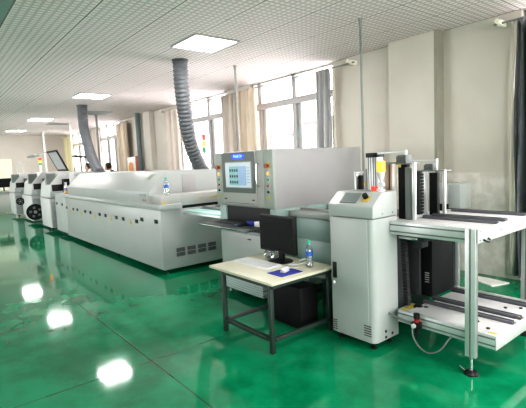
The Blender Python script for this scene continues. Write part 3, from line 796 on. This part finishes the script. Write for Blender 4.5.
# lift towers on the top deck
def bx(x0, x1, y0, y1, z0, z1, name, m, p, bev=.003): return MB().box(x0, x1, y0, y1, z0, z1, bev).build(name, m, p)
def gear_motor(x0, x1, y0, y1, z0, z1, p):
    b = MB().box(x0+.008, x1-.008, y0+.008, y1-.008, z0, z1, .004); n = 4
    for k in range(n):
        w = (x1-x0)/n; b.box(x0+w*k+.002, x0+w*(k+1)-.002, y0, y1, z0+.005, z1-.008, .003)
    b.box(x0-.006, x1+.006, y0-.006, y1+.006, z0, z0+.006)
    b.build('gear_motor', 'motor', p)
ZD = .935
y = 2.80; zt = 1.352
TA = MB().box(-1.915, -1.76, y-.015, y+.11, zt-.008, zt, .002).build('lift_tower', 'grey', t)
bx(-1.903, -1.882, y-.030, y-.009, ZD, zt-.001, 'guide_post', 'alu', TA, .002)
bx(-1.885, -1.815, y+.02, y+.07, ZD, zt-.009, 'black_panel', 'matte_black', TA)
bx(-1.815, -1.775, y, y+.04, ZD, zt-.03, 'column', 'grey', TA)
bx(-1.772, -1.757, y+.02, y+.05, ZD, zt-.04, 'column', 'dark', TA)
bx(-1.752, -1.728, y-.01, y+.012, ZD, zt+.004, 'guide_post', 'alu', TA, .002)
gear_motor(-1.89, -1.805, y, y+.09, zt, zt+.062, TA)
bx(-1.86, -1.835, y-.019, y-.0155, zt-.028, zt-.006, 'yellow_sticker', 'yellow', TA, .001)
bx(-2.10, -1.842, 2.86, 2.872, 1.428, 1.442, 'tie_bar', 'alu', TA, .002)
bx(-1.856, -1.84, 2.858, 2.874, zt-.001, 1.45, 'tie_post', 'alu', TA, .002)
y = 3.10; zt = 1.286
TB = MB().box(-1.90, -1.665, y-.015, y+.10, zt-.008, zt, .002).build('lift_tower', 'grey', t)
b = MB()
for k in range(13): b.box(-1.868, -1.848, y-.01, y+.03, ZD+.01+k*.025, ZD+.027+k*.025, .002)
b.box(-1.90, -1.874, y-.012, y+.035, ZD, zt-.009, .002); b.build('cable_chain', 'dark', TB)
bx(-1.835, -1.812, y-.012, y+.01, ZD, zt-.009, 'guide_post', 'alu', TB, .002)
bx(-1.808, -1.742, y+.02, y+.06, ZD, zt-.02, 'black_panel', 'matte_black', TB)
bx(-1.684, -1.662, y-.012, y+.01, ZD, zt+.004, 'guide_post', 'alu', TB, .002)
gear_motor(-1.845, -1.765, y, y+.085, zt, zt+.05, TB)
bx(-1.96, -1.745, y+.02, y+.032, 1.356, 1.367, 'tie_bar', 'alu', TB, .002)
bx(-1.755, -1.742, y+.018, y+.034, zt-.001, 1.375, 'tie_post', 'alu', TB, .002)
# lift standing on the floor behind the cabinet
RL = thing('magazine_lift', 'tall lift with ribbed aluminium column standing behind the white control cabinet', 'lift', (-2.2, 3.1, 0))
bx(-2.43, -1.985, 2.80, 3.42, .06, .92, 'lift_base', 'dark', RL, .004)
for x in (-2.4, -2.02):
    for yy in (2.84, 3.38):
        b = MB(); foot(b, x, yy, .06); b.build('levelling_foot', 'dark', RL)
b = MB().box(-2.268, -2.168, 2.95, 3.03, .92, 1.405, .003, mi=0)
for k in range(4): b.box(-2.258+k*.023, -2.248+k*.023, 2.9485, 2.951, .92, 1.405, mi=1)
b.build('ribbed_column', ['alu', 'grey'], RL)
bx(-2.276, -2.16, 2.942, 3.038, 1.405, 1.442, 'column_cap', 'black', RL)
bx(-2.315, -2.285, 2.96, 3.0, .92, 1.31, 'column', 'panel_grey', RL)
bx(-2.312, -2.288, 2.956, 2.9595, 1.17, 1.20, 'yellow_sticker', 'yellow', RL, .001)
bx(-2.39, -2.355, 2.98, 3.02, .92, 1.255, 'black_panel', 'matte_black', RL)
bx(-2.425, -2.402, 2.97, 3.0, .92, 1.275, 'guide_post', 'alu', RL)
bx(-2.43, -2.30, 2.97, 2.99, 1.275, 1.29, 'cross_bar', 'alu', RL)
bx(-2.093, -2.055, 2.95, 2.99, .92, 1.345, 'column', 'amber_lit', RL)
bx(-2.046, -2.01, 2.95, 2.99, .92, 1.35, 'column', 'amber_lit', RL)
bx(-2.10, -1.995, 2.945, 3.0, 1.35, 1.36, 'cross_bar', 'grey', RL)
# air regulator
r = MB().box(-1.66, -1.60, 2.61, 2.66, .20, .245, .006, mi=0).cyl((-1.63, 2.635, .245), (-1.63, 2.635, .27), .018, mi=1).cyl((-1.63, 2.635, .27), (-1.63, 2.635, .305), .022, mi=0).cyl((-1.63, 2.635, .20), (-1.63, 2.635, .14), .017, .012, mi=0)
r.cyl((-1.635, 2.61, .222), (-1.635, 2.598, .222), .016, mi=2)
reg = r.build('air_regulator', ['black', 'red', 'white_plastic'], UF)
MB().tube(spline([(-1.86, 2.64, .25), (-1.75, 2.63, .235), (-1.665, 2.635, .222)], 6), .008).build('air_hose', 'hose', reg)
MB().tube(spline([(-1.66, 2.63, .20), (-1.65, 2.62, .14), (-1.60, 2.62, .075), (-1.53, 2.62, .055), (-1.45, 2.62, .10), (-1.40, 2.63, .18), (-1.39, 2.66, .20)], 8), .005).build('air_hose', 'hose', reg)

MB().box(-1.95, -1.86, 2.765, 3.14, .915, .9345, .002).build('deck_plate', 'deck', UF)
# ------------------------------------------------------------------ work table and what stands on it
TX0, TX1, TY0, TY1, TZ = -3.17, -2.325, 1.905, 2.59, .54
t = thing('work_table', 'low work table with cream top and dark green steel legs', 'table', ((TX0+TX1)/2, (TY0+TY1)/2, 0))
MB().box(TX0, TX1, TY0, TY1, TZ-.022, TZ, .004).build('tabletop', 'table_top', t)
MB().box(-3.0, TX1-.005, TY0+.012, TY0+.037, TZ-.047, TZ-.023).box(-3.0, TX1-.005, TY1-.04, TY1-.015, TZ-.047, TZ-.023).box(TX1-.035, TX1-.01, TY0+.03, TY1-.03, TZ-.047, TZ-.023).box(-3.0, -2.975, TY0+.03, TY1-.03, TZ-.047, TZ-.023).build('apron', 'frame_green', t)
for x in (-3.00, TX1-.062):
    for y in (TY0+.005, TY1-.06):
        MB().box(x, x+.034, y, y+.034, 0, TZ-.023, .003).build('leg', 'frame_green', t)
MB().box(-2.96, TX1-.062, TY0+.01, TY0+.045, .085, .115, .003).build('stretcher', 'frame_green', t)
for x in (-2.995, TX1-.057): MB().box(x, x+.03, TY0+.045, TY1-.06, .085, .115, .003).build('stretcher', 'frame_green', t)

t = thing('monitor', 'black computer monitor with dark screen standing on the work table', 'monitor', (-2.79, 2.40, TZ), None, math.radians(-1), local=True)
MB().lathe([(.11, 0), (.11, .006), (.10, .012), (.03, .016)], (0, 0, 0), seg=28).build('stand_base', 'black', t)
MB().box(-.03, .03, .0, .03, .01, .16, .005).build('stand_neck', 'black', t)
b = MB()
b.box(-.245, .225, -.03, .005, .085, .405, .006)
sc_ = b.build('screen_housing', 'black', t)
MB().box(-.233, .213, -.0315, -.0295, .105, .393).build('screen', 'screen_off', sc_, smooth=0)
MB().box(-.16, .14, .004, .035, .14, .36, .012).build('back_shell', 'black', sc_)
MB().box(-.03, .012, -.0325, -.030, .091, .097).build('badge', 'panel_grey', sc_, smooth=0)
keyboard('keyboard', 'white flat keyboard on the cream table in front of the monitor', (-2.88, 2.205), .46, .17, TZ, 'white_plastic', 'white_plastic', math.radians(2))
tag(center(MB().prism([(-2.575, 2.07), (-2.405, 2.07), (-2.40, 2.29), (-2.57, 2.30)], 'z', TZ, TZ+.004).build('mouse_pad', 'blue', smooth=0)), 'cobalt blue mouse pad on the cream work table', 'mouse pad')
t = thing('computer_mouse', 'white computer mouse resting on the blue mouse pad', 'mouse', (-2.50, 2.19, TZ+.004), None, .35, local=True)
MB().sphere((0, 0, .0205), .03, (1.0, 1.7, .68), 18).box(-.024, .024, -.04, .04, 0, .008, .003).build('mouse_shell', 'white_plastic', t)
MB().cyl((-.003, .026, .036), (.003, .026, .036), .007, seg=12).build('scroll_wheel', 'grey', t)
MB().tube(spline([(0, .05, .01), (.0, .09, .006), (.05, .14, .006), (.03, .20, .006)], 6), .0025, seg=6).build('mouse_cable', 'white_plastic', t)
bottle((-2.475, 2.44, TZ), .215, .032, 'clear water bottle with turquoise cap at the right end of the work table', 'plastic bottles', 'cap_green')
# crumpled clear bag
b = MB(); rr = bmesh.ops.create_icosphere(b.bm, subdivisions=3, radius=1)
for v in rr['verts']:
    n = .75+.35*random.random(); v.co = Vector((-2.96+v.co.x*.085*n, 2.45+v.co.y*.07*n, TZ+max(0, .045+v.co.z*.05*n)))
tag(center(b.build('plastic_bag', 'hazy', smooth=0)), 'crumpled clear plastic bag behind the white keyboard beside the monitor', 'plastic bag')
tag(center(MB().tube(spline([(-2.66, 2.50, TZ+.006), (-2.61, 2.54, TZ+.03), (-2.56, 2.50, TZ+.02), (-2.58, 2.42, TZ+.006), (-2.65, 2.36, TZ+.006)], 8), .005).build('monitor_cable', 'white_plastic')), 'white coiled cable on the table right of the monitor stand', 'cable')

# under the table
t = thing('computer_tower', 'black computer tower on the floor under the work table', 'computer', (-2.55, 2.42, 0))
MB().box(-2.90, -2.52, 2.36, 2.56, .012, .36, .006).build('case', 'matte_black', t)
MB().box(-2.521, -2.514, 2.37, 2.55, .02, .35, .003).build('front_panel', 'black', t)
for y in (2.38, 2.53): MB().box(-2.88, -2.54, y, y+.015, 0, .013).build('case_foot', 'rubber', t, smooth=0)
t = thing('power_strip', 'white power strip hanging under the right end of the work table', 'power strip', (-2.515, 2.635, .40))
MB().box(-2.56, -2.47, 2.61, 2.66, .40, .425, .005).build('strip_body', 'white_warm', t)
MB().tube(spline([(-2.55, 2.63, .425), (-2.59, 2.61, .47), (-2.63, 2.60, .515)], 5), .007).build('strip_cable', 'white_plastic', t)
for k in range(8):
    x = -2.52+.020*k; y = 2.64+.011*(k % 3)
    w_ = .006*((k*5) % 3-1)
    pts = [(x, y, .40+.02*(k % 2)), (x+w_, y+.004, .33), (x-w_, y-.003, .24), (x+w_*.8, y+.003, .13), (x, y, .008)]
    tag(center(MB().tube(spline(pts, 6), .0055, seg=6).build('cable', 'cable' if k not in (2, 5) else 'hose')), 'loose cable in the tangle hanging between work table and control cabinet', 'cable', 'tangled cables behind the table')

# floor odds and ends
tag(center(MB().cyl((-1.351, 2.695, .003), (-1.231, 2.609, .003), .003, seg=6).build('cable_tie', 'white_plastic')), 'thin white cable tie lying on the green floor by the post foot', 'cable tie')
tag(center(MB().prism([(-2.30, 4.84), (-2.15, 4.66), (-1.95, 4.57), (-1.87, 4.80), (-2.1, 4.84)], 'z', 0, .012).build('foam_board', 'paper', smooth=0)), 'white board lying flat on the floor against the wall', 'board')
t = thing('wall_box', 'grey and white electrical box behind the lift towers', 'electrical box', (-2.4, 4.72, 0))
MB().box(-2.63, -2.42, 4.55, 4.83, .85, 1.075, .006).build('grey_half', 'panel_grey', t)
MB().box(-2.42, -2.29, 4.57, 4.83, .80, 1.07, .006).build('white_half', 'white', t)
MB().box(-2.61, -2.45, 4.60, 4.80, 0, .85, .004).build('stand', 'matte_black', t)

# ------------------------------------------------------------------ wall cabinet
t = thing('hose_cabinet', 'white framed wall cabinet with orange round emblem and red right edge', 'wall cabinet', (-11.95, 4.9, 1.1))
MB().box(-12.02, -11.44, 4.74, 4.994, 1.1, 1.70, .01).build('cabinet_box', 'paper', t)
MB().box(-11.95, -11.50, 4.73, 4.742, 1.15, 1.64, .004).build('cabinet_door', 'paper', t)
MB().cyl((-11.72, 4.732, 1.40), (-11.72, 4.715, 1.40), .16, seg=24).build('emblem', mat('orange disc', (.75, .30, .10), .5), t)
MB().box(-11.435, -11.26, 4.74, 4.994, 1.1, 1.72, .01).build('side_panel', 'red', t)

# ------------------------------------------------------------------ placement machines
def mounter(x0, x1, y0, lab, lid=False, hood_to=.62, vents=False):
    t = thing('placement_machine', lab, 'placement machine', ((x0+x1)/2, y0+.6, 0), 'placement machines in the line')
    L = x1-x0; yb = y0+1.2; xm = x0+L*hood_to
    MB().box(x0, x1, y0+.255, yb, .09, .80, .01).build('base_cabinet', 'mount_white', t)
    MB().box(x0, x1, y0+.42, yb, .80, 1.38, .01).build('upper_housing', 'mount_white', t)
    MB().prism([(y0, .80), (y0+.05, 1.12), (y0+.30, 1.40), (y0+.45, 1.40), (y0+.45, .80)], 'x', x0+.02, xm, bev=.012).build('front_hood', 'mount_white', t)
    MB().prism([(y0, .10), (y0-.005, .78), (y0+.26, .80), (y0+.26, .10)], 'x', x0+.02, xm, bev=.01).build('front_cover', 'mount_white', t)
    MB().box(xm, x1-.02, y0+.30, y0+.43, .80, 1.22).build('feeder_recess', 'black', t, smooth=0)
    b = MB(); n = 8
    for k in range(n):
        fx = xm+.04+k*(x1-xm-.1)/n
        b.box(fx, fx+(x1-xm-.1)/n*.6, y0+.02, y0+.30, .82, .93+.02*(k % 2), .004)
    b.build('tape_feeder', 'mesh_grey', t)
    MB().box(xm+.02, x1-.02, y0+.20, y0+.26, .10, .74, .008).build('feeder_door', 'mount_white', t)
    MB().box(xm+.005, xm+.018, y0+.02, y0+.20, .12, .70, .004).build('cable_panel', 'mesh_grey', t)
    for x in (x0+.12, x1-.12):
        for y in (y0+.20, yb-.1):
            b = MB(); foot(b, x, y, .10, .04); b.build('levelling_foot', 'dark', t)
    m = MB().box(xm-.12, xm-.05, y0-.03, y0+.20, 1.10, 1.37, .008).build('operator_monitor', 'mesh_grey', t)
    MB().box(xm-.051, xm-.047, y0-.015, y0+.185, 1.12, 1.35).build('screen', 'grey', m, smooth=0)
    MB().box(xm, xm+.012, y0+.07, y0+.43, .86, 1.10, .004).build('side_panel', 'black', t)
    if vents:
        for i in range(3):
            for j in range(2):
                b = MB(); yy = y0+.52+i*.18; zz = 1.18+j*.09
                for k in range(3): b.box(x1-.001, x1+.006, yy, yy+.11, zz+k*.022, zz+k*.022+.014)
                b.build('vent_slots', 'mesh_grey', t, smooth=0)
    return t
m1 = mounter(-11.72, -10.56, 2.35, 'white placement machine next to the oven with its black framed lid open', vents=True, hood_to=.82)
m2 = mounter(-13.82, -12.02, 2.35, 'second placement machine from the oven, with a large black reel in front', hood_to=.60)
m3 = mounter(-16.2, -14.2, 2.35, 'farthest placement machine, next to the desk with a monitor', hood_to=.45)
# lid of the first machine: a tilted framed panel
def lid_quad(parent, A, B, Cc, D, th=.03):
    A, B, Cc, D = map(Vector, (A, B, Cc, D))
    n = (B-A).cross(D-A).normalized()
    def lerp(u, v): return (A*(1-u)+B*u)*(1-v)+(D*(1-u)+Cc*u)*v
    fr = MB()
    w = .09
    def strip(u0, u1, v0, v1, h=th):
        ps = [lerp(u0, v0), lerp(u1, v0), lerp(u1, v1), lerp(u0, v1)]
        bv = [fr.bm.verts.new(p) for p in ps]+[fr.bm.verts.new(p+n*h) for p in ps]
        for f in ((3, 2, 1, 0), (4, 5, 6, 7), (0, 1, 5, 4), (1, 2, 6, 5), (2, 3, 7, 6), (3, 0, 4, 7)): fr.bm.faces.new([bv[i] for i in f])
    strip(0, 1, 0, w); strip(0, 1, 1-w, 1); strip(0, w, w, 1-w); strip(1-w, 1, w, 1-w)
    l = fr.build('open_lid', 'black', parent, smooth=0)
    fr = MB(); strip(w, 1-w, w, 1-w, .008); fr.build('lid_window', 'mesh_grey', l, smooth=0)
    return l
l = lid_quad(m1, (-12.45, 2.75, 1.93), (-11.75, 2.82, 1.94), (-10.98, 2.86, 1.40), (-11.66, 2.80, 1.40))
MB().tube([(-12.45, 2.75, 1.92), (-13.3, 2.70, 1.90)], .016).box(-14.3, -13.3, 2.62, 2.76, 1.83, 1.895, .015).build('lid_strut', 'mesh_grey', l)
lid_quad(m1, (-11.05, 3.0, 1.76), (-10.62, 3.3, 1.70), (-10.20, 3.3, 1.70), (-10.75, 3.0, 1.76), .03)
MB().tube([(-11.0, 3.02, 1.38), (-10.95, 3.02, 1.76)], .012).build('lid_stay', 'steel', m1)
tower('tower_light', -13.75, 2.85, 1.38, '', m2, r=.045, h=.07, pole=.22)
tower('tower_light', -11.62, 2.9, 1.38, '', m1, r=.03, h=.04, pole=.05)
MB().tube(spline([(-15.9, 2.6, 1.38), (-15.9, 2.6, 1.62), (-15.6, 2.6, 1.74), (-15.1, 2.6, 1.66), (-14.9, 2.6, 1.40)], 8), .015).build('curved_tube', 'white_plastic', m3)
def reel(x, y, z, r, lab):
    t = thing('component_reel', lab, 'reel', (x, y, z), 'component reels')
    for s_ in (-1, 1): MB().cyl((x+s_*.010, y, z), (x+s_*.014, y, z), r, seg=40).build('flange', 'black', t)
    MB().cyl((x-.010, y, z), (x+.010, y, z), r*.8, seg=30).build('tape_winding', 'dark', t)
    MB().cyl((x-.03, y, z), (x+.018, y, z), r*.2, seg=20).build('hub', 'mesh_grey', t)
    for k in range(5):
        a = k*2*PI/5+.5
        MB().cyl((x+.0135, y+r*.55*math.cos(a), z+r*.55*math.sin(a)), (x+.0155, y+r*.55*math.cos(a), z+r*.55*math.sin(a)), r*.17, seg=14).build('flange_hole', 'grey', t)
reel(-12.12, 2.29, .40, .205, 'large black component reel hung low on the second placement machine')
reel(-14.10, 2.30, .585, .11, 'small black component reel on the farthest placement machine')

# far end: desk with monitor, cream ribbed curtain
t = thing('office_desk', 'white desk at the far end of the room', 'desk', (-17.95, 2.1, 0))
MB().box(-18.4, -17.6, 1.3, 2.75, .74, .78, .004).build('desktop', 'white', t)
for y in (1.35, 2.66): MB().box(-18.35, -17.65, y, y+.04, 0, .74, .003).build('side_panel', 'white', t)
MB().box(-17.68, -17.64, 1.4, 2.66, .05, .74, .003).build('modesty_panel', 'white_warm', t)
t = thing('desk_monitor', 'black desktop monitor on the white desk at the far end', 'monitor', (-17.95, 2.45, .78))
MB().box(-18.05, -17.85, 2.36, 2.54, .78, .79, .003).build('stand_base', 'black', t)
MB().box(-17.97, -17.94, 2.43, 2.47, .79, .95).build('stand_neck', 'black', t)
s_ = MB().box(-17.94, -17.90, 2.14, 2.72, .91, 1.23, .006).build('screen_housing', 'black', t)
MB().box(-17.901, -17.897, 2.16, 2.70, .93, 1.21).build('screen', 'screen_off', s_, smooth=0)
b = MB()
for k in range(14):
    y = 1.9+k*.076; b.cyl((XF+.08, y, .02), (XF+.08, y, 1.95), .042, seg=10)
tag(center(b.build('ribbed_screen', 'cream_rib')), 'cream ribbed folding screen standing against the far wall behind the desk', 'folding screen')

# ------------------------------------------------------------------ people behind the oven
def person(loc, rz, lab, shirt, bend=.35):
    """standing figure leaning forward over its work; local frame faces +y"""
    J = {}; me = bpy.data.meshes.new('person'); V = []; Ed = []; Rr = []
    def add(p, r, par=None):
        V.append(Vector(p)); Rr.append(r)
        if par is not None: Ed.append((par, len(V)-1))
        return len(V)-1
    s, c = math.sin(bend), math.cos(bend)
    def tor(x, h, f=0): return (x, h*s+f*c, .88+h*c-f*s)
    pel = add((0, 0, .88), .125)
    w = add(tor(0, .17), .115, pel); ch = add(tor(0, .36), .135, w); nb = add(tor(0, .50), .075, ch); nk = add(tor(0, .58, .02), .052, nb)
    for sx in (-1, 1):
        h = add((.095*sx, 0, .82), .085, pel); kn = add((.10*sx, .02, .46), .056, h); an = add((.10*sx, -.01, .09), .040, kn); add((.11*sx, .14, .035), .034, an)
        sh = add(tor(.175*sx, .45), .06, ch); el = add(tor(.225*sx, .20, .08), .042, sh); wr = add(tor(.16*sx, .14, .31), .030, el)
        pm = add(tor(.15*sx, .13, .38), .034, wr)
        for k in range(4):
            a = add(tor((.15+.018*(k-1.5))*sx, .12, .42), .009, pm); add(tor((.15+.020*(k-1.5))*sx, .095, .45-.006*abs(k-1)), .008, a)
        a = add(tor(.115*sx, .13, .385), .010, pm); add(tor(.105*sx, .115, .42), .009, a)
    me.from_pydata(V, Ed, [])
    o = bpy.data.objects.new('tmp_body', me); C.objects.link(o)
    o.modifiers.new('skin', 'SKIN')
    for i, sv in enumerate(me.skin_vertices[0].data): sv.radius = (Rr[i], Rr[i]*(.78 if i in (0, 1, 2) else 1)); sv.use_root = (i == 0)
    ss = o.modifiers.new('sub', 'SUBSURF'); ss.levels = 2
    dg = bpy.context.evaluated_depsgraph_get(); m1_ = bpy.data.meshes.new_from_object(o.evaluated_get(dg)); bpy.data.objects.remove(o)
    b = MB(); b.bm.from_mesh(m1_)
    hc = Vector(tor(0, .70, .06))
    b.sphere(hc, .10, (.78, .95, 1.12), 20)
    b.sphere(hc+Vector((0, .09, -.02)), .016, (.8, 1, 1.3), 8)
    b.sphere(hc+Vector((0, .075, -.065)), .03, (1.1, .7, .6), 10)
    for sx in (-1, 1): b.sphere(hc+Vector((.078*sx, 0, -.01)), .022, (.4, .9, 1.4), 8)
    o = b.build('person', ['skin', shirt, 'trousers', 'hair'], smooth=0)
    rm = o.modifiers.new('remesh', 'REMESH'); rm.mode = 'VOXEL'; rm.voxel_size = .011; rm.use_smooth_shade = True
    dg = bpy.context.evaluated_depsgraph_get(); m2_ = bpy.data.meshes.new_from_object(o.evaluated_get(dg))
    o.modifiers.clear(); o.data = m2_; m2_.name = 'person'
    m2_.materials.clear()
    for k in ('skin', shirt, 'trousers', 'rubber'): m2_.materials.append(M[k])
    for p in m2_.polygons:
        q = p.center; f = (q.y*c - (q.z-.88)*s); hh = (q.y*s+(q.z-.88)*c)
        if q.z < .09: p.material_index = 3
        elif hh < .02 and f < .2: p.material_index = 2
        elif hh < .56 and f < .30: p.material_index = 1
        else: p.material_index = 0
        p.use_smooth = True
    o.location = loc; o.rotation_euler = (0, 0, rz); BASE[o.name] = Vector((0, 0, 0))
    tag(o, lab, 'person', 'people behind the oven')
    b = MB(); b.sphere(hc+Vector((0, -.012, .018)), .107, (.80, .95, 1.08), 20)
    for v in list(b.bm.verts):
        if (v.co-hc).y > .045 and (v.co-hc).z < .055 or (v.co-hc).z < -.06: b.bm.verts.remove(v)
    b.build('hair', 'hair', o)
    for sx in (-1, 1): MB().sphere(hc+Vector((.03*sx, .082, .005)), .009, (1.2, .6, .8), 8).build('eye', 'black', o)
    return o
person((-11.90, 4.50, 0), PI*.72, 'dark haired person bending over work behind the oven, right of the far hose', 'shirt', .52)
person((-14.07, 4.62, 0), PI*.9, 'dark haired person behind the oven, left of the far hose', 'shirt', .44)

# ------------------------------------------------------------------ outside
def building(x0, x1, y0, y1, z1, m, lab):
    t = thing('building', lab, 'building', ((x0+x1)/2, (y0+y1)/2, -10), 'buildings outside')
    MB().box(x0, x1, y0, y1, -10, z1).build('wall', m, t, smooth=0)
    MB().box(x0-.3, x1+.3, y0-.3, y1+.3, z1, z1+.35).build('roof', 'brick_grey', t, smooth=0)
    nx = int((x1-x0)/1.7)
    for i in range(nx):
        for j in range(3):
            x = x0+.5+i*1.7; z = z1-1.4-j*2.2
            MB().box(x, x+.8, y0-.05, y0+.02, z-.5, z+.5).build('window', 'bwin', t, smooth=0)
building(-35.5, -31.2, 30, 38, 4.0, 'brick_pink', 'pinkish building far outside, left part of the nearest window')
building(-30.6, -26.5, 30, 38, 4.9, 'brick_grey', 'taller greyish building far outside beside the grey curtain')
building(-46, -41, 32, 40, 4.2, 'brick_grey', 'low pale building far outside the second window')
struct(MB().box(-90, 90, -80, 80, -10.3, -10).build('ground_outside', 'bounce_ground', smooth=0))

# ------------------------------------------------------------------ light
w = bpy.data.worlds.new('sky'); bpy.context.scene.world = w; w.use_nodes = True
bg = w.node_tree.nodes['Background']; bg.inputs['Color'].default_value = (1.0, .945, .965, 1); bg.inputs['Strength'].default_value = 8.0
for i, (a, b_) in enumerate(WIN):
    ld = bpy.data.lights.new('window_daylight', 'AREA'); ld.shape = 'RECTANGLE'; ld.size = b_-a; ld.size_y = HEAD-SILL; ld.energy = 10
    ld.cycles.is_portal = True
    lo = bpy.data.objects.new('window_daylight', ld); C.objects.link(lo); lo.location = ((a+b_)/2, YW+.22, (SILL+HEAD)/2); lo.rotation_euler = (-PI/2, 0, 0)
for (a, b_) in ((-3.9, -.2), (.3, 4.4)):  # portals for the windows added in the right wall
    ld = bpy.data.lights.new('window_daylight', 'AREA'); ld.shape = 'RECTANGLE'; ld.size = b_-a; ld.size_y = 2.05; ld.energy = 10
    ld.cycles.is_portal = True
    lo = bpy.data.objects.new('window_daylight', ld); C.objects.link(lo); lo.location = (XR+.24, (a+b_)/2, 1.74); lo.rotation_euler = (PI/2, 0, PI/2)

ld = bpy.data.lights.new('window_daylight', 'AREA'); ld.shape = 'RECTANGLE'; ld.size = 6.2; ld.size_y = 1.9; ld.energy = 10  # portal for the far window added in the left wall
ld.cycles.is_portal = True
lo = bpy.data.objects.new('window_daylight', ld); C.objects.link(lo); lo.location = (-15.1, YL-.24, 1.75); lo.rotation_euler = (PI/2, 0, 0)

ld = ld.copy(); ld.size = 5.2; ld.size_y = 1.9  # portal for the other window added in the left wall
lo = bpy.data.objects.new('window_daylight', ld); C.objects.link(lo); lo.location = (-9.0, YL-.24, 1.75); lo.rotation_euler = (PI/2, 0, 0)

# ------------------------------------------------------------------ camera
yaw, pitch, roll, f = 2.46652617, -.0988829967, -.0463635824, 430.498911
cy_, sy_, cp_, sp_ = math.cos(yaw), math.sin(yaw), math.cos(pitch), math.sin(pitch)
fw = Vector((cy_*cp_, sy_*cp_, sp_)); rt = Vector((sy_, -cy_, 0)); up = rt.cross(fw)
c_, s_2 = math.cos(roll), math.sin(roll)
r2 = rt*c_+up*s_2; u2 = -rt*s_2+up*c_
cam = bpy.data.cameras.new('camera'); co = bpy.data.objects.new('camera', cam); C.objects.link(co)
cam.sensor_fit = 'HORIZONTAL'; cam.sensor_width = 36; cam.lens = f/526*36; cam.clip_start = .05; cam.clip_end = 300
co.matrix_world = Matrix(((r2.x, u2.x, -fw.x, 0), (r2.y, u2.y, -fw.y, 0), (r2.z, u2.z, -fw.z, 1.415), (0, 0, 0, 1)))
sc = bpy.context.scene; sc.camera = co
sc.view_settings.view_transform = 'Standard'; sc.view_settings.look = 'Medium High Contrast'; sc.view_settings.exposure = 0.74
sc.cycles.use_denoising = True
sc.cycles.max_bounces = 10; sc.cycles.diffuse_bounces = 6; sc.cycles.transparent_max_bounces = 16
sc.cycles.caustics_reflective = False; sc.cycles.caustics_refractive = False
